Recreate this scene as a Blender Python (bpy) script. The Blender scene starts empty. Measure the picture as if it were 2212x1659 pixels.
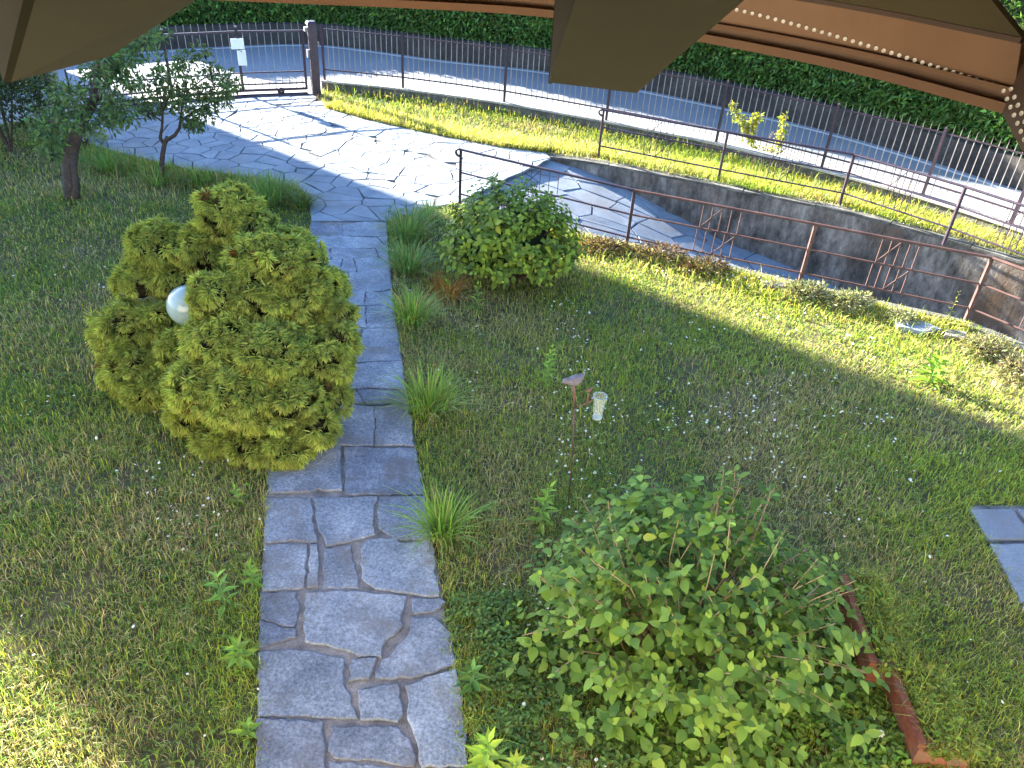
import bpy, bmesh, math, random
import numpy as np
from mathutils import Vector, Matrix

random.seed(7)
RNG = np.random.default_rng(11)
scene = bpy.context.scene
COL = scene.collection

# ------------------------------------------------------------------ camera
PW, PH = 2212.0, 1659.0            # pixel grid in which positions were read off the photograph
FOC = 1700.0
CAMZ = 4.4
PITCH = math.atan((829.5 + 300.0) / FOC)
ROLL = math.radians(4.0)
FW = np.array([0, math.cos(PITCH), -math.sin(PITCH)])
_r0 = np.array([1.0, 0, 0]); _u0 = np.cross(_r0, FW)
RT = _r0 * math.cos(ROLL) + _u0 * math.sin(ROLL)
UP = -_r0 * math.sin(ROLL) + _u0 * math.cos(ROLL)
ORG = np.array([0, 0, CAMZ])

def ray(x, y):
    return FW * FOC + RT * (x - PW / 2) - UP * (y - PH / 2)
def G(x, y, z=0.0):                # point of the level z seen at this pixel
    d = ray(x, y); return ORG + d * ((z - CAMZ) / d[2])
def GY(x, y, Y):                   # point at world distance Y seen at this pixel
    d = ray(x, y); return ORG + d * (Y / d[1])
def GD(x, y, D):                   # point at depth D along the view axis
    return ORG + ray(x, y) * (D / FOC)
def PROJ(p):
    v = np.asarray(p) - ORG; z = v @ FW
    return PW / 2 + FOC * (v @ RT) / z, PH / 2 - FOC * (v @ UP) / z

cam_data = bpy.data.cameras.new('camera')
cam = bpy.data.objects.new('camera', cam_data); COL.objects.link(cam)
cam_data.sensor_fit = 'HORIZONTAL'; cam_data.sensor_width = 36.0
cam_data.lens = 36.0 * FOC / PW
cam_data.clip_start = 0.05; cam_data.clip_end = 600
cam.matrix_world = Matrix(((RT[0], UP[0], -FW[0], 0), (RT[1], UP[1], -FW[1], 0), (RT[2], UP[2], -FW[2], CAMZ), (0, 0, 0, 1)))
scene.camera = cam

# ------------------------------------------------------------------ light
SUN_EL = math.radians(20.0)
SUN_AZ = (-0.8, 0.6)               # horizontal direction towards the sun
world = bpy.data.worlds.new('World'); scene.world = world; world.use_nodes = True
wn = world.node_tree
bg = wn.nodes['Background']
sky = wn.nodes.new('ShaderNodeTexSky'); sky.sky_type = 'NISHITA'; sky.sun_disc = False
sky.sun_elevation = SUN_EL; sky.sun_rotation = math.atan2(SUN_AZ[0], SUN_AZ[1])
sky.air_density = 1.0; sky.dust_density = 0.6; sky.ozone_density = 4.0
wn.links.new(sky.outputs['Color'], bg.inputs['Color'])
bg.inputs['Strength'].default_value = 0.073
sun_data = bpy.data.lights.new('sun', 'SUN'); sun_data.energy = 5.0; sun_data.angle = math.radians(0.6)
sun_data.color = (1.0, 0.94, 0.82)
sun = bpy.data.objects.new('sun', sun_data); COL.objects.link(sun)
sd = Vector((-SUN_AZ[0] * math.cos(SUN_EL), -SUN_AZ[1] * math.cos(SUN_EL), -math.sin(SUN_EL)))
sun.rotation_euler = sd.to_track_quat('-Z', 'Y').to_euler()
sun.location = (-20, 20, 20)
scene.view_settings.view_transform = 'Standard'; scene.view_settings.look = 'None'
scene.view_settings.gamma = 1.0; scene.view_settings.use_curve_mapping = False
scene.view_settings.exposure = 3.4
scene.cycles.max_bounces = 6; scene.cycles.diffuse_bounces = 3; scene.cycles.transmission_bounces = 6
scene.cycles.transparent_max_bounces = 6

# ------------------------------------------------------------------ materials
def new_mat(name):
    m = bpy.data.materials.new(name); m.use_nodes = True
    nt = m.node_tree; b = nt.nodes['Principled BSDF']
    return m, nt, b
def N(nt, t, **kw):
    n = nt.nodes.new(t)
    for k, v in kw.items():
        if k in n.inputs: n.inputs[k].default_value = v
        else: setattr(n, k, v)
    return n
def ramp(nt, fac, stops):
    r = nt.nodes.new('ShaderNodeValToRGB'); nt.links.new(fac, r.inputs['Fac'])
    els = r.color_ramp.elements
    while len(els) < len(stops): els.new(0.5)
    for e, (p, c) in zip(els, stops):
        e.position = p; e.color = (*c, 1) if len(c) == 3 else c
    return r.outputs['Color']
def mixc(nt, fac, a, b, mode='MIX'):
    n = nt.nodes.new('ShaderNodeMix'); n.data_type = 'RGBA'; n.blend_type = mode
    for s, v in ((n.inputs[0], fac), (n.inputs[6], a), (n.inputs[7], b)):
        if hasattr(v, 'is_linked') or hasattr(v, 'links'): nt.links.new(v, s)
        elif isinstance(v, (int, float)): s.default_value = v
        else: s.default_value = (*v, 1)
    return n.outputs[2]
def noise_mat(name, stops, scale=5.0, detail=8, rough=0.8, fine=None, bump=0.0, bump_scale=40.0, metallic=0.0, coords='Object', rnd=0.0, spec=0.3, stain=None, streak=None):
    m, nt, b = new_mat(name)
    if coords == 'World': out = N(nt, 'ShaderNodeNewGeometry').outputs['Position']
    else: out = N(nt, 'ShaderNodeTexCoord').outputs[coords]
    if streak:
        mp = N(nt, 'ShaderNodeMapping'); mp.inputs['Scale'].default_value = (1, 1, streak); nt.links.new(out, mp.inputs['Vector']); out = mp.outputs['Vector']
    n1 = N(nt, 'ShaderNodeTexNoise', Scale=scale, Detail=detail, Roughness=0.65); nt.links.new(out, n1.inputs['Vector'])
    c = ramp(nt, n1.outputs['Fac'], stops)
    if fine:
        n2 = N(nt, 'ShaderNodeTexNoise', Scale=fine[0], Detail=6, Roughness=0.7); nt.links.new(out, n2.inputs['Vector'])
        g = ramp(nt, n2.outputs['Fac'], [(0.25, (1 - fine[1],) * 3), (0.75, (1 + fine[1],) * 3)])
        c = mixc(nt, 1.0, c, g, 'MULTIPLY')
    if stain:
        n3 = N(nt, 'ShaderNodeTexNoise', Scale=stain[0], Detail=5, Roughness=0.7); nt.links.new(out, n3.inputs['Vector'])
        f = ramp(nt, n3.outputs['Fac'], [(0.5, (0, 0, 0)), (0.68, (1, 1, 1))])
        c = mixc(nt, f, c, stain[1])
    if rnd:
        oi = N(nt, 'ShaderNodeObjectInfo')
        g = ramp(nt, oi.outputs['Random'], [(0, (1 - rnd, 1 - rnd, 1 - rnd * .8)), (0.5, (1, 1.0, 1.0)), (1, (1 + rnd, 1 + rnd, 1 + rnd * .9))])
        c = mixc(nt, 1.0, c, g, 'MULTIPLY')
    nt.links.new(c, b.inputs['Base Color'])
    b.inputs['Roughness'].default_value = rough; b.inputs['Metallic'].default_value = metallic
    b.inputs['Specular IOR Level'].default_value = spec
    if bump:
        nb = N(nt, 'ShaderNodeTexNoise', Scale=bump_scale, Detail=6, Roughness=0.7); nt.links.new(out, nb.inputs['Vector'])
        bp = N(nt, 'ShaderNodeBump', Strength=1.0, Distance=bump); nt.links.new(nb.outputs['Fac'], bp.inputs['Height'])
        nt.links.new(bp.outputs['Normal'], b.inputs['Normal'])
    return m
def leaf_mat(name, trans=0.35, rough=0.5, gain=(1, 1, 1), spec=0.3, tint=None):
    """colour comes from the 'Col' point attribute (each blade or leaf has its own colour)"""
    m = bpy.data.materials.new(name); m.use_nodes = True
    nt = m.node_tree; b = nt.nodes['Principled BSDF']; o = nt.nodes['Material Output']
    if tint is None:
        a = N(nt, 'ShaderNodeAttribute', attribute_name='Col'); c = a.outputs['Color']
    else:
        oi = N(nt, 'ShaderNodeObjectInfo'); c = ramp(nt, oi.outputs['Random'], tint)
    c = mixc(nt, 1.0, c, gain, 'MULTIPLY')
    nt.links.new(c, b.inputs['Base Color']); b.inputs['Roughness'].default_value = rough
    b.inputs['Specular IOR Level'].default_value = spec
    t = N(nt, 'ShaderNodeBsdfTranslucent')
    c2 = mixc(nt, 1.0, c, (1.5, 1.5, 0.7), 'MULTIPLY'); nt.links.new(c2, t.inputs['Color'])
    mx = N(nt, 'ShaderNodeMixShader'); mx.inputs[0].default_value = trans
    nt.links.new(b.outputs[0], mx.inputs[1]); nt.links.new(t.outputs[0], mx.inputs[2]); nt.links.new(mx.outputs[0], o.inputs['Surface'])
    return m

M = {}
M['soil'] = noise_mat('soil', [(0.3, (0.06, 0.055, 0.03)), (0.5, (0.10, 0.095, 0.045)), (0.7, (0.16, 0.135, 0.08))], 2.2, 10, 0.95, (60, 0.5), 0.02, 60, coords='World')
M['slab'] = noise_mat('gneiss_slab', [(0.28, (0.115, 0.135, 0.175)), (0.5, (0.19, 0.215, 0.262)), (0.72, (0.31, 0.335, 0.38))], 3.0, 10, 0.75, (48, 0.6), 0.008, 60, coords='World', rnd=0.24, stain=(1.6, (0.15, 0.135, 0.13)))
M['slab_pale'] = noise_mat('pale_gneiss_slab', [(0.3, (0.15, 0.18, 0.22)), (0.7, (0.265, 0.30, 0.345))], 2.0, 9, 0.8, (60, 0.3), 0.006, 50, coords='World', rnd=0.12, stain=(0.8, (0.19, 0.19, 0.20)))
M['joint'] = noise_mat('joint_mortar', [(0.3, (0.10, 0.09, 0.085)), (0.5, (0.20, 0.18, 0.175)), (0.72, (0.31, 0.28, 0.265))], 9, 8, 0.95, (120, 0.5), 0.01, 90, coords='World')
M['joint_dark'] = noise_mat('joint_grey_mortar', [(0.3, (0.035, 0.033, 0.03)), (0.7, (0.09, 0.085, 0.08))], 6, 8, 0.95, (80, 0.4), coords='World')
M['asphalt'] = noise_mat('asphalt', [(0.3, (0.19, 0.21, 0.245)), (0.7, (0.25, 0.27, 0.305))], 0.8, 8, 0.9, (40, 0.2), coords='World')
M['verge'] = noise_mat('pale_concrete_verge', [(0.3, (0.28, 0.27, 0.26)), (0.7, (0.38, 0.37, 0.355))], 1.2, 8, 0.9, (30, 0.2), coords='World')
M['paint'] = noise_mat('road_paint', [(0.3, (0.55, 0.55, 0.55)), (0.7, (0.75, 0.75, 0.74))], 8, 6, 0.7, coords='World')
M['oldwall'] = noise_mat('old_concrete', [(0.33, (0.045, 0.039, 0.033)), (0.45, (0.11, 0.097, 0.083)), (0.56, (0.19, 0.168, 0.145)), (0.7, (0.32, 0.285, 0.245))], 2.2, 14, 0.95, (11, 0.75), 0.02, 14, coords='World', stain=(0.9, (0.12, 0.075, 0.045)), streak=0.45)
M['lowwall'] = noise_mat('low_wall_concrete', [(0.3, (0.06, 0.055, 0.05)), (0.7, (0.16, 0.15, 0.14))], 2.0, 10, 0.95, (25, 0.4), 0.01, 20, coords='World')
M['wallcap'] = noise_mat('lit_patch_wall_cap', [(0.35, (0.05, 0.048, 0.04)), (0.55, (0.12, 0.115, 0.10)), (0.75, (0.34, 0.32, 0.29))], 2.5, 10, 0.95, (30, 0.5), 0.01, 25, coords='World')  # dirty cap; the pale noise patches are painted in as sunlit spots
M['darkwall'] = noise_mat('dark_roadside_concrete', [(0.3, (0.03, 0.027, 0.024)), (0.7, (0.085, 0.075, 0.066))], 1.5, 10, 0.95, (14, 0.4), 0.01, 20, coords='World')
M['coping'] = noise_mat('coping_concrete', [(0.3, (0.22, 0.21, 0.2)), (0.7, (0.42, 0.40, 0.38))], 3, 10, 0.9, (40, 0.4), 0.008, 30, coords='World')
M['iron'] = noise_mat('brown_painted_iron', [(0.35, (0.022, 0.012, 0.024)), (0.6, (0.04, 0.022, 0.036)), (0.75, (0.08, 0.045, 0.045))], 9, 8, 0.45, (60, 0.3), coords='World', spec=0.5)
M['rust'] = noise_mat('rusty_iron', [(0.3, (0.06, 0.03, 0.028)), (0.6, (0.11, 0.055, 0.045)), (0.75, (0.18, 0.10, 0.085))], 7, 8, 0.6, (50, 0.3), coords='World', spec=0.4)
M['bar'] = noise_mat('pale_worn_iron', [(0.3, (0.16, 0.13, 0.125)), (0.7, (0.34, 0.30, 0.29))], 5, 6, 0.5, coords='World', spec=0.5)
M['sign'] = noise_mat('sign_white', [(0.3, (0.7, 0.7, 0.7)), (0.7, (0.8, 0.8, 0.78))], 3, 4, 0.5)
M['signyellow'] = noise_mat('sign_cream', [(0.3, (0.68, 0.66, 0.55)), (0.7, (0.78, 0.76, 0.66))], 6, 4, 0.5)
M['rubber'] = noise_mat('gate_wheel_dark', [(0.3, (0.03, 0.02, 0.02)), (0.7, (0.07, 0.04, 0.04))], 12, 5, 0.6)
M['bark'] = noise_mat('bark', [(0.3, (0.045, 0.035, 0.03)), (0.6, (0.09, 0.07, 0.06)), (0.8, (0.15, 0.12, 0.10))], 14, 10, 0.95, (60, 0.4), 0.02, 30)
M['twig'] = noise_mat('dry_stem', [(0.3, (0.24, 0.16, 0.085)), (0.7, (0.44, 0.33, 0.2))], 12, 6, 0.8)
M['greytwig'] = noise_mat('grey_dead_stem', [(0.3, (0.14, 0.12, 0.10)), (0.7, (0.27, 0.24, 0.20))], 12, 6, 0.9)
M['stem'] = noise_mat('green_stem', [(0.3, (0.10, 0.16, 0.04)), (0.7, (0.18, 0.25, 0.07))], 12, 4, 0.7)
M['terracotta'] = noise_mat('terracotta', [(0.3, (0.14, 0.045, 0.026)), (0.55, (0.22, 0.072, 0.04)), (0.8, (0.30, 0.14, 0.095))], 5, 8, 0.85, (40, 0.25), 0.004, 30, coords='World', stain=(4, (0.13, 0.10, 0.075)))
M['copper'] = noise_mat('copper_brown_gutter', [(0.3, (0.10, 0.048, 0.024)), (0.7, (0.14, 0.068, 0.034))], 2, 6, 0.55, (20, 0.1), coords='World', spec=0.4)
M['copperdark'] = noise_mat('dark_brown_metal', [(0.3, (0.05, 0.03, 0.025)), (0.7, (0.08, 0.05, 0.04))], 2, 6, 0.6, coords='World')
M['rafter'] = noise_mat('painted_rafter', [(0.3, (0.016, 0.0132, 0.005)), (0.7, (0.023, 0.019, 0.008))], 3, 8, 0.75, (14, 0.12), coords='World')
M['rafterside'] = noise_mat('rafter_side', [(0.3, (0.03, 0.03, 0.028)), (0.7, (0.045, 0.04, 0.035))], 3, 8, 0.75, (14, 0.12), coords='World')
M['soffit'] = noise_mat('ochre_soffit', [(0.3, (0.028, 0.021, 0.008)), (0.7, (0.036, 0.027, 0.011))], 2, 6, 0.8, coords='World')
M['sideboard'] = noise_mat('olive_side_board', [(0.3, (0.0075, 0.0062, 0.0022)), (0.7, (0.012, 0.0098, 0.0036))], 3, 6, 0.8, coords='World', spec=0.1)
M['holelight'] = noise_mat('hole_light_disc', [(0.3, (0.75, 0.74, 0.72)), (0.7, (0.85, 0.84, 0.82))], 2, 3, 0.35)  # pale colour stands for daylight coming through the vent holes
M['glassrim'] = noise_mat('thick_glass_edge', [(0.3, (0.24, 0.30, 0.28)), (0.7, (0.34, 0.40, 0.38))], 20, 3, 0.15)
M['plaster'] = noise_mat('cream_plaster', [(0.3, (0.55, 0.48, 0.36)), (0.7, (0.66, 0.58, 0.45))], 0.8, 8, 0.9, (12, 0.1), coords='World')
M['tile'] = noise_mat('roof_tile', [(0.3, (0.22, 0.09, 0.05)), (0.7, (0.34, 0.15, 0.09))], 3, 6, 0.85)
M['shutter'] = noise_mat('green_shutter', [(0.3, (0.03, 0.07, 0.04)), (0.7, (0.05, 0.10, 0.06))], 4, 4, 0.6)
M['birdgrey'] = noise_mat('weathered_zinc', [(0.3, (0.11, 0.10, 0.115)), (0.55, (0.17, 0.155, 0.18)), (0.75, (0.16, 0.09, 0.06))], 14, 6, 0.6, (60, 0.2))
M['birdrust'] = noise_mat('rusty_bird', [(0.3, (0.12, 0.06, 0.045)), (0.7, (0.2, 0.12, 0.09))], 14, 6, 0.7, (60, 0.2))
M['shadecore'] = noise_mat('brown_shade_core', [(0.3, (0.016, 0.013, 0.007)), (0.7, (0.045, 0.035, 0.018))], 30, 8, 1.0, (80, 0.6), 0.02, 60)  # brown twig tone, kept dark to stand for shade in the conifer's gaps
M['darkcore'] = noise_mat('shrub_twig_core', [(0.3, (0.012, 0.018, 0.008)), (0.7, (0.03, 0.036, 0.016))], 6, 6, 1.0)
M['grass'] = leaf_mat('grass_blade', 0.35, 0.6, gain=(2.75, 2.45, 1.75), spec=0.2)
M['leaf'] = leaf_mat('leaf_surface', 0.25, 0.55, gain=(1.7, 1.55, 1.1), spec=0.25)
M['needle'] = leaf_mat('golden_needle', 0.25, 0.6, spec=0.2)
M['hedgeleaf'] = leaf_mat('laurel_leaf', 0.15, 0.5, gain=(2.3, 2.1, 1.8), spec=0.25)
M['hydleaf'] = leaf_mat('hydrangea_leaf', 0.28, 0.5, gain=(1.7, 1.55, 1.1), spec=0.3, tint=[(0.0, (0.040, 0.095, 0.022)), (0.45, (0.085, 0.17, 0.035)), (0.8, (0.12, 0.21, 0.045)), (0.97, (0.18, 0.26, 0.05)), (1.0, (0.24, 0.28, 0.05))])
M['bushleaf'] = leaf_mat('round_bush_leaf', 0.28, 0.5, gain=(1.6, 1.4, 1.0), spec=0.3, tint=[(0.0, (0.05, 0.095, 0.015)), (0.5, (0.10, 0.17, 0.026)), (0.9, (0.16, 0.24, 0.035)), (1.0, (0.24, 0.26, 0.04))])
M['petal'] = leaf_mat('white_petal', 0.3, 0.6)
m, nt, b = new_mat('opal_globe'); M['opal'] = m
b.inputs['Base Color'].default_value = (0.72, 0.80, 0.78, 1); b.inputs['Roughness'].default_value = 0.12
b.inputs['Subsurface Weight'].default_value = 0.0; b.inputs['Coat Weight'].default_value = 0.4
n1 = N(nt, 'ShaderNodeTexNoise', Scale=9.0, Detail=4.0); tcx = N(nt, 'ShaderNodeTexCoord'); nt.links.new(tcx.outputs['Object'], n1.inputs['Vector'])
nt.links.new(ramp(nt, n1.outputs['Fac'], [(0.35, (0.24, 0.34, 0.36)), (0.7, (0.33, 0.43, 0.45))]), b.inputs['Base Color'])
m, nt, b = new_mat('clear_glass'); M['glass'] = m
b.inputs['Base Color'].default_value = (0.75, 0.82, 0.78, 1); b.inputs['Roughness'].default_value = 0.08
tr_ = N(nt, 'ShaderNodeBsdfTransparent'); tr_.inputs['Color'].default_value = (0.93, 0.97, 0.95, 1); mx_ = N(nt, 'ShaderNodeMixShader'); mx_.inputs[0].default_value = 0.22
nt.links.new(tr_.outputs[0], mx_.inputs[1]); nt.links.new(b.outputs[0], mx_.inputs[2]); nt.links.new(mx_.outputs[0], nt.nodes['Material Output'].inputs['Surface'])

# ------------------------------------------------------------------ mesh helpers
def empty(name, loc=(0, 0, 0), rz=0.0):
    o = bpy.data.objects.new(name, None); COL.objects.link(o); o.location = loc; o.rotation_euler = (0, 0, rz)
    o.empty_display_size = 0.1
    return o
def tag(o, label=None, cat=None, group=None, kind=None):
    if label: o['label'] = label
    if cat: o['category'] = cat
    if group: o['group'] = group
    if kind: o['kind'] = kind
    return o
def link(name, me, parent=None):
    o = bpy.data.objects.new(name, me); COL.objects.link(o)
    if parent is not None: o.parent = parent
    return o
def pmesh(name, V, F, mat, smooth=False, col=None):
    me = bpy.data.meshes.new(name)
    V = np.asarray(V, dtype=np.float32)
    if isinstance(F, np.ndarray):
        k = F.shape[1]; nF = len(F)
        me.vertices.add(len(V)); me.vertices.foreach_set('co', V.ravel())
        me.loops.add(nF * k); me.loops.foreach_set('vertex_index', F.astype(np.int32).ravel())
        me.polygons.add(nF); me.polygons.foreach_set('loop_start', np.arange(0, nF * k, k, dtype=np.int32))
        me.update(calc_edges=True)
    else:
        me.from_pydata([tuple(v) for v in V], [], F); me.update()
    if smooth: me.polygons.foreach_set('use_smooth', np.ones(len(me.polygons), dtype=bool))
    if col is not None:
        a = me.attributes.new('Col', 'FLOAT_COLOR', 'POINT')
        c = np.ones((len(V), 4), dtype=np.float32); c[:, :3] = col
        a.data.foreach_set('color', c.ravel())
    me.materials.append(mat)
    return me
class MB:
    def __init__(s): s.V = []; s.F = []
    def add(s, V, F):
        n = len(s.V); s.V += [tuple(map(float, v)) for v in V]; s.F += [tuple(i + n for i in f) for f in F]; return s
    def box(s, a, b):
        x0, y0, z0 = a; x1, y1, z1 = b
        return s.add([(x0, y0, z0), (x1, y0, z0), (x1, y1, z0), (x0, y1, z0), (x0, y0, z1), (x1, y0, z1), (x1, y1, z1), (x0, y1, z1)],
                     [(0, 3, 2, 1), (4, 5, 6, 7), (0, 1, 5, 4), (1, 2, 6, 5), (2, 3, 7, 6), (3, 0, 4, 7)])
    def hexa(s, c8):
        return s.add(c8, [(0, 3, 2, 1), (4, 5, 6, 7), (0, 1, 5, 4), (1, 2, 6, 5), (2, 3, 7, 6), (3, 0, 4, 7)])
    def beam(s, a, b, w, h, up=(0, 0, 1)):
        a = np.array(a, float); b = np.array(b, float); d = b - a; d /= np.linalg.norm(d)
        sd_ = np.cross(d, up); 
        if np.linalg.norm(sd_) < 1e-4: sd_ = np.cross(d, (1, 0, 0))
        sd_ /= np.linalg.norm(sd_); u = np.cross(sd_, d)
        c = [p + sd_ * i * w / 2 + u * j * h / 2 for p in (a, b) for i, j in ((-1, -1), (1, -1), (1, 1), (-1, 1))]
        return s.add(c, [(0, 1, 2, 3), (7, 6, 5, 4), (0, 4, 5, 1), (1, 5, 6, 2), (2, 6, 7, 3), (3, 7, 4, 0)])
    def tube(s, pts, rad, n=7, cap=True):
        pts = [np.array(p, float) for p in pts]
        if np.isscalar(rad): rad = [rad] * len(pts)
        V = []; F = []; ref = None
        for i, p in enumerate(pts):
            d = pts[min(i + 1, len(pts) - 1)] - pts[max(i - 1, 0)]; d /= max(np.linalg.norm(d), 1e-9)
            if ref is None: ref = np.array((1, 0, 0.)) if abs(d[0]) < 0.8 else np.array((0, 1, 0.))
            a = np.cross(d, ref); a /= np.linalg.norm(a); b_ = np.cross(d, a); ref = np.cross(a, d)
            for k in range(n):
                t = 2 * math.pi * k / n; V.append(p + (a * math.cos(t) + b_ * math.sin(t)) * rad[i])
        for i in range(len(pts) - 1):
            for k in range(n):
                F.append((i * n + k, i * n + (k + 1) % n, (i + 1) * n + (k + 1) % n, (i + 1) * n + k))
        if cap: F.append(tuple(range(n - 1, -1, -1))); F.append(tuple((len(pts) - 1) * n + k for k in range(n)))
        return s.add(V, F)
    def lathe(s, prof, n=20, c=(0, 0, 0)):
        V = []; F = []
        for r, z in prof:
            for k in range(n):
                t = 2 * math.pi * k / n; V.append((c[0] + r * math.cos(t), c[1] + r * math.sin(t), c[2] + z))
        for i in range(len(prof) - 1):
            for k in range(n): F.append((i * n + k, i * n + (k + 1) % n, (i + 1) * n + (k + 1) % n, (i + 1) * n + k))
        return s.add(V, F)
    def build(s, name, mat, parent=None, smooth=False):
        return link(name, pmesh(name, s.V, s.F, mat, smooth), parent)

def vnoise(x, y, seed=0):
    x = np.asarray(x, float); y = np.asarray(y, float)
    xi = np.floor(x).astype(np.int64); yi = np.floor(y).astype(np.int64); xf = x - xi; yf = y - yi
    def h(a, b_):
        n = (a * 374761393 + b_ * 668265263 + seed * 1442695041) & 0x7fffffff
        n = ((n ^ (n >> 13)) * 1274126177) & 0x7fffffff
        return (n & 0xffff) / 65535.0
    u = xf * xf * (3 - 2 * xf); v = yf * yf * (3 - 2 * yf)
    return (h(xi, yi) * (1 - u) + h(xi + 1, yi) * u) * (1 - v) + (h(xi, yi + 1) * (1 - u) + h(xi + 1, yi + 1) * u) * v
def fbm(x, y, seed=0):
    return 0.55 * vnoise(x, y, seed) + 0.3 * vnoise(x * 2.1, y * 2.1, seed + 1) + 0.15 * vnoise(x * 4.3, y * 4.3, seed + 2)
def inpoly(x, y, poly):
    x = np.asarray(x); y = np.asarray(y); r = np.zeros(x.shape, bool); n = len(poly)
    for i in range(n):
        x0, y0 = poly[i][:2]; x1, y1 = poly[(i + 1) % n][:2]
        c = (y0 > y) != (y1 > y)
        with np.errstate(divide='ignore', invalid='ignore'):
            r ^= c & (x < (x1 - x0) * (y - y0) / (y1 - y0 + 1e-12) + x0)
    return r
def catmull(P, per=8):
    P = [np.array(p, float) for p in P]; P = [2 * P[0] - P[1]] + P + [2 * P[-1] - P[-2]]; out = []
    for i in range(1, len(P) - 2):
        for k in range(per):
            t = k / per; a, b_, c, d = P[i - 1:i + 3]
            out.append(0.5 * (2 * b_ + (c - a) * t + (2 * a - 5 * b_ + 4 * c - d) * t * t + (3 * b_ - a - 3 * c + d) * t ** 3))
    out.append(P[-2]); return out
class Line:
    """a polyline in plan that can be walked by length"""
    def __init__(s, pts):
        s.p = [np.array(q[:2], float) for q in pts]; s.s = [0.0]
        for a, b_ in zip(s.p, s.p[1:]): s.s.append(s.s[-1] + np.linalg.norm(b_ - a))
        s.L = s.s[-1]
    def at(s, t):
        t = min(max(t, 0), s.L); i = min(int(np.searchsorted(s.s, t, side='right')) - 1, len(s.p) - 2)
        u = (t - s.s[i]) / (s.s[i + 1] - s.s[i]); return s.p[i] * (1 - u) + s.p[i + 1] * u
    def dir(s, t):
        d = s.at(min(t + .05, s.L)) - s.at(max(t - .05, 0)); return d / np.linalg.norm(d)
    def near(s, q):
        b_ = min(np.linspace(0, s.L, 600), key=lambda t: np.linalg.norm(s.at(t) - np.array(q[:2]))); return float(b_)
def strip_wall(name, line, w, z0, z1, mat, parent=None, t0=0, t1=None, step=0.5, zf=None, zt=None):
    """a wall w thick centred on a plan line"""
    t1 = line.L if t1 is None else t1; n = max(2, int((t1 - t0) / step) + 1); V = []; F = []
    for i in range(n):
        t = t0 + (t1 - t0) * i / (n - 1); p = line.at(t); d = line.dir(t); q = np.array((-d[1], d[0]))
        zb = z0 if zf is None else zf(p)
        z1 = z1 if zt is None else zt(p)
        for sgn, z in ((-1, zb), (1, zb), (1, z1), (-1, z1)): V.append((*(p + q * sgn * w / 2), z))
    for i in range(n - 1):
        for k in range(4): F.append((i * 4 + k, (i + 1) * 4 + k, (i + 1) * 4 + (k + 1) % 4, i * 4 + (k + 1) % 4))
    F += [(0, 1, 2, 3), tuple((n - 1) * 4 + k for k in (3, 2, 1, 0))]
    return link(name, pmesh(name, V, F, mat), parent)
def sheet(name, poly, z, mat, parent=None):
    """a flat sheet over a plan polygon"""
    bm = bmesh.new(); vs = [bm.verts.new((p[0], p[1], z)) for p in poly]
    es = [bm.edges.new((vs[i], vs[(i + 1) % len(vs)])) for i in range(len(vs))]
    bmesh.ops.triangle_fill(bm, use_beauty=True, edges=es, normal=(0, 0, 1))
    me = bpy.data.meshes.new(name); bm.to_mesh(me); bm.free(); me.materials.append(mat)
    return link(name, me, parent)

# ------------------------------------------------------------------ plan of the place
fence_line = Line(catmull([G(*p, 0.2) for p in [(697, 174), (872, 192), (1088, 222), (1310, 262), (1547, 309), (1775, 366), (1990, 425), (2181, 487), (2420, 570), (2700, 670)]]))
W = [(0.30, 14.15), (1.27, 13.98), (3.27, 13.20), (5.10, 12.42), (6.45, 11.50), (7.5, 10.6), (9.6, 8.7), (12.0, 6.4)]
wall_line = Line(catmull(W, 6))
NE = [(-0.98, 11.46), (0.30, 10.86), (1.45, 10.33), (2.67, 9.82), (3.65, 9.42), (4.6, 9.0), (5.50, 8.66)]
NE2 = [(5.50, 8.66), (6.3, 7.7), (7.6, 6.0), (9.0, 4.0)]
near_line = Line(NE); near_line2 = Line(NE2)
HOLE = [tuple(p) for p in wall_line.p] + [(12.5, 3.0)] + list(reversed(NE2)) + list(reversed(NE))[1:]
ED = np.array((0.92, -0.39))
def ramp_z(p):
    s_ = (np.array(p[:2]) - np.array((0.1, 14.1))) @ ED
    s2 = (np.array(p[:2]) - np.array((-0.9, 11.5))) @ ED
    s_ = max(min(s_, s2 + 0.4), 0)
    return -min(0.16 * s_ + 0.03 * min(s_, 3.5) ** 2, 1.36)
PATH_L = [(672, 480), (583, 1010), (562, 1280), (557, 1659), (552, 1950)]
PATH_R = [(835, 480), (850, 650), (872, 800), (905, 1010), (955, 1280), (1002, 1659), (1042, 1950)]
def xi(line, y): return float(np.interp(y, [p[1] for p in line], [p[0] for p in line]))
path_poly = [G(*p)[:2] for p in PATH_L] + [G(*p)[:2] for p in reversed(PATH_R)]
drive_px = [(150, 262), (215, 240), (375, 222), (527, 208), (676, 202), (700, 236), (790, 262), (930, 293), (1080, 322), (1178, 333), (1190, 345), (990, 442), (935, 452), (838, 460), (835, 482), (672, 482), (668, 430), (640, 398), (560, 388), (420, 372), (330, 352), (215, 322), (150, 300)]
drive_poly = [G(*p)[:2] for p in drive_px]
side_poly = [G(*p)[:2] for p in [(2090, 1094), (2330, 1094), (2500, 1420), (2270, 1420)]]

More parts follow.
